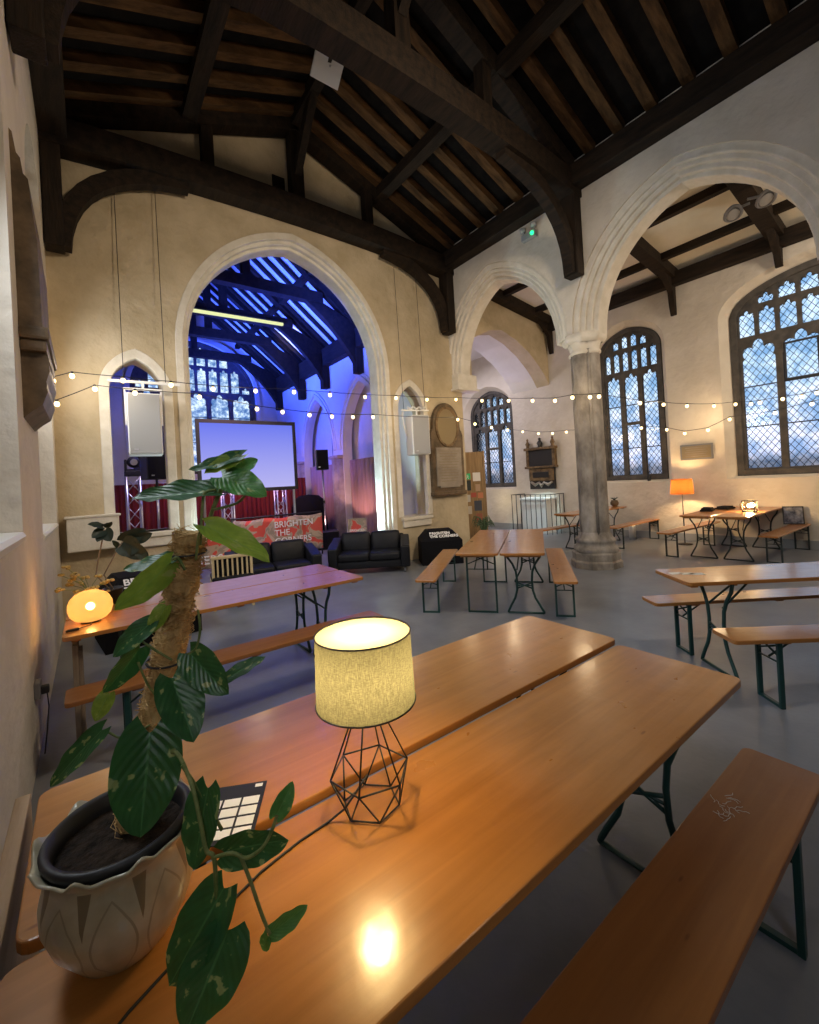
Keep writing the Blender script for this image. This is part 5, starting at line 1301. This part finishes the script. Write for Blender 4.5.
# ================================================================== light
W = bpy.data.worlds.new('sky'); SC.world = W; W.use_nodes = True
nt = W.node_tree; bg = nt.nodes['Background']
tc = N(nt, 'ShaderNodeTexCoord'); sx = N(nt, 'ShaderNodeSeparateXYZ'); nt.links.new(tc.outputs['Generated'], sx.inputs[0])
r = ramp(nt, [(.0, (.16, .17, .22)), (.02, (.66, .66, .82)), (.16, (.56, .68, .82)), (.45, (.36, .54, .74))])
nt.links.new(sx.outputs[2], r.inputs[0]); nt.links.new(r.outputs[0], bg.inputs[0]); bg.inputs[1].default_value = 1.8
def light(kind, loc, power, col, target=None, size=.3, **k):
    l = bpy.data.lights.new(kind.lower()+'_lamp', kind); l.energy = power; l.color = col
    if kind == 'AREA': l.size = size
    elif kind in ('POINT', 'SPOT'): l.shadow_soft_size = size
    for a, b in k.items(): setattr(l, a, b)
    o = bpy.data.objects.new(l.name, l); COL.objects.link(o); o.location = loc
    if target is not None: o.rotation_euler = (V(target)-V(loc)).to_track_quat('-Z', 'Y').to_euler()
    return o
WARM = (1, .74, .44)
# festoon: one lamp for every few bulbs of the strings
for p in ((.2, 6.6, 3.1), (1.9, 6.5, 3.0), (4.6, 6.5, 2.95), (6.2, 6.5, 2.95), (6.3, 5.4, 2.9), (6.2, 3.9, 2.9), (8.3, 3.5, 2.75), (10.0, 3.3, 2.6), (10.0, 1.4, 2.8), (8.3, 6.6, 2.6), (9.9, 5.6, 2.5)):
    light('POINT', p, 9, WARM, size=.10)
# floor lamp and lantern
lamp_light((9.98, 3.82, 1.21), 46, (1, .62, .27), .042)
lamp_light((9.30, 2.50, TH+.11), 44, (1, .64, .28), .043)
# unseen fill lamps added over nave and aisle; chapel lamp and tomb spot
light('AREA', (3.2, .2, 6.0), 110, (1, .80, .58), (3.4, 5.6, 2.6), .8, spread=radians(120))
light('AREA', (8.9, -1.0, 5.2), 72, (1, .82, .62), (9.4, 4.5, 2.5), .8, spread=radians(130))
light('AREA', (8.6, 9.6, 5.0), 60, (.9, .85, 1), (9.3, 8.6, 0), 1.0)
light('SPOT', (9.3, 6.9, 2.6), 170, (.66, .94, 1), (9.95, 7.6, .65), .1, spot_size=.7)
# area lamps added inside the left recesses to stand for daylight
light('AREA', (-.74, 2.3, 3.2), 85, (.86, .93, 1), (6, 2.0, .4), 1.5, spread=radians(150))
light('AREA', (-.74, 5.85, 3.2), 60, (.90, .95, 1), (6, 6.2, .8), 1.4, spread=radians(150))
light('AREA', (-.74, -1.4, 3.0), 26, (.92, .95, 1), (3.5, 3.0, 1.2), 1.4, spread=radians(150))  # unseen lamp behind the camera, added to brighten the plant
lamp_light((9.9, 9.0, .9), 5, (1, .82, .45), .1)
# chancel stage lights
BLUE = (.035, .085, 1)
light('AREA', (3.0, 8.3, 4.4), 150, BLUE, (5.4, 9.1, 6.3), .4, spread=radians(75))
for y in (9.6, 10.9, 12.7, 14.5):
    light('AREA', (1.9, y, 3.9), 150, BLUE, (4.7, y+1.0, 6.9), .5, spread=radians(80))
light('AREA', (1.0, 12.6, 3.4), 120, BLUE, (6.0, 12.8, 4.4), .5, spread=radians(70))
light('AREA', (3.0, 14.0, 3.0), 50, (.05, .10, 1), (3.2, 16.4, 6.0), .6, spread=radians(120))
rr = ray(291, 338); kk = (8.25-5.80)/2.95; tt = (8.25+kk*3.05-H)/(rr.z+kk*rr.x); tgt = rr*tt+V((0, 0, H))
light('SPOT', (2.6, tgt.y-.6, 3.6), 800, (1, .95, .55), tgt, .06, spot_size=.34, spot_blend=.4)
light('AREA', (2.2, 9.6, 4.4), 55, (1, .50, .70), (4.0, 12.5, .6), .8, spread=radians(90))
light('AREA', (.9, 8.6, 4.4), 26, (.85, .65, 1), (2.2, 9.9, .4), .8, spread=radians(90))
light('SPOT', (5.0, 10.3, .5), 90, (1, .5, .45), (6.0, 10.4, 1.9), .1, spot_size=1.5)
# uplighters at the foot of the chancel arch
light('SPOT', (4.22, 7.80, .32), 330, (.66, .94, 1), (4.98, 7.25, 1.9), .05, spot_size=1.3, spot_blend=.9)
light('SPOT', (1.66, 7.00, .28), 110, (.72, .95, 1), (1.32, 7.22, 2.0), .05, spot_size=1.2, spot_blend=.8)
# blue spill on the vault of the aisle arch
light('SPOT', (7.7, 8.3, 2.2), 60, (.45, .38, 1), (8.0, 7.9, 5.2), .2, spot_size=1.6)
SC.view_settings.view_transform = 'Standard'; SC.view_settings.look = 'None'
SC.view_settings.gamma = 1; SC.view_settings.use_curve_mapping = False
SC.view_settings.exposure = .0
SC.render.film_transparent = False
SC.cycles.max_bounces = 8; SC.cycles.diffuse_bounces = 4; SC.cycles.glossy_bounces = 3; SC.cycles.transmission_bounces = 6; SC.cycles.transparent_max_bounces = 12
SC.cycles.sample_clamp_indirect = 4; SC.cycles.use_denoising = True; SC.cycles.caustics_reflective = False; SC.cycles.caustics_refractive = False
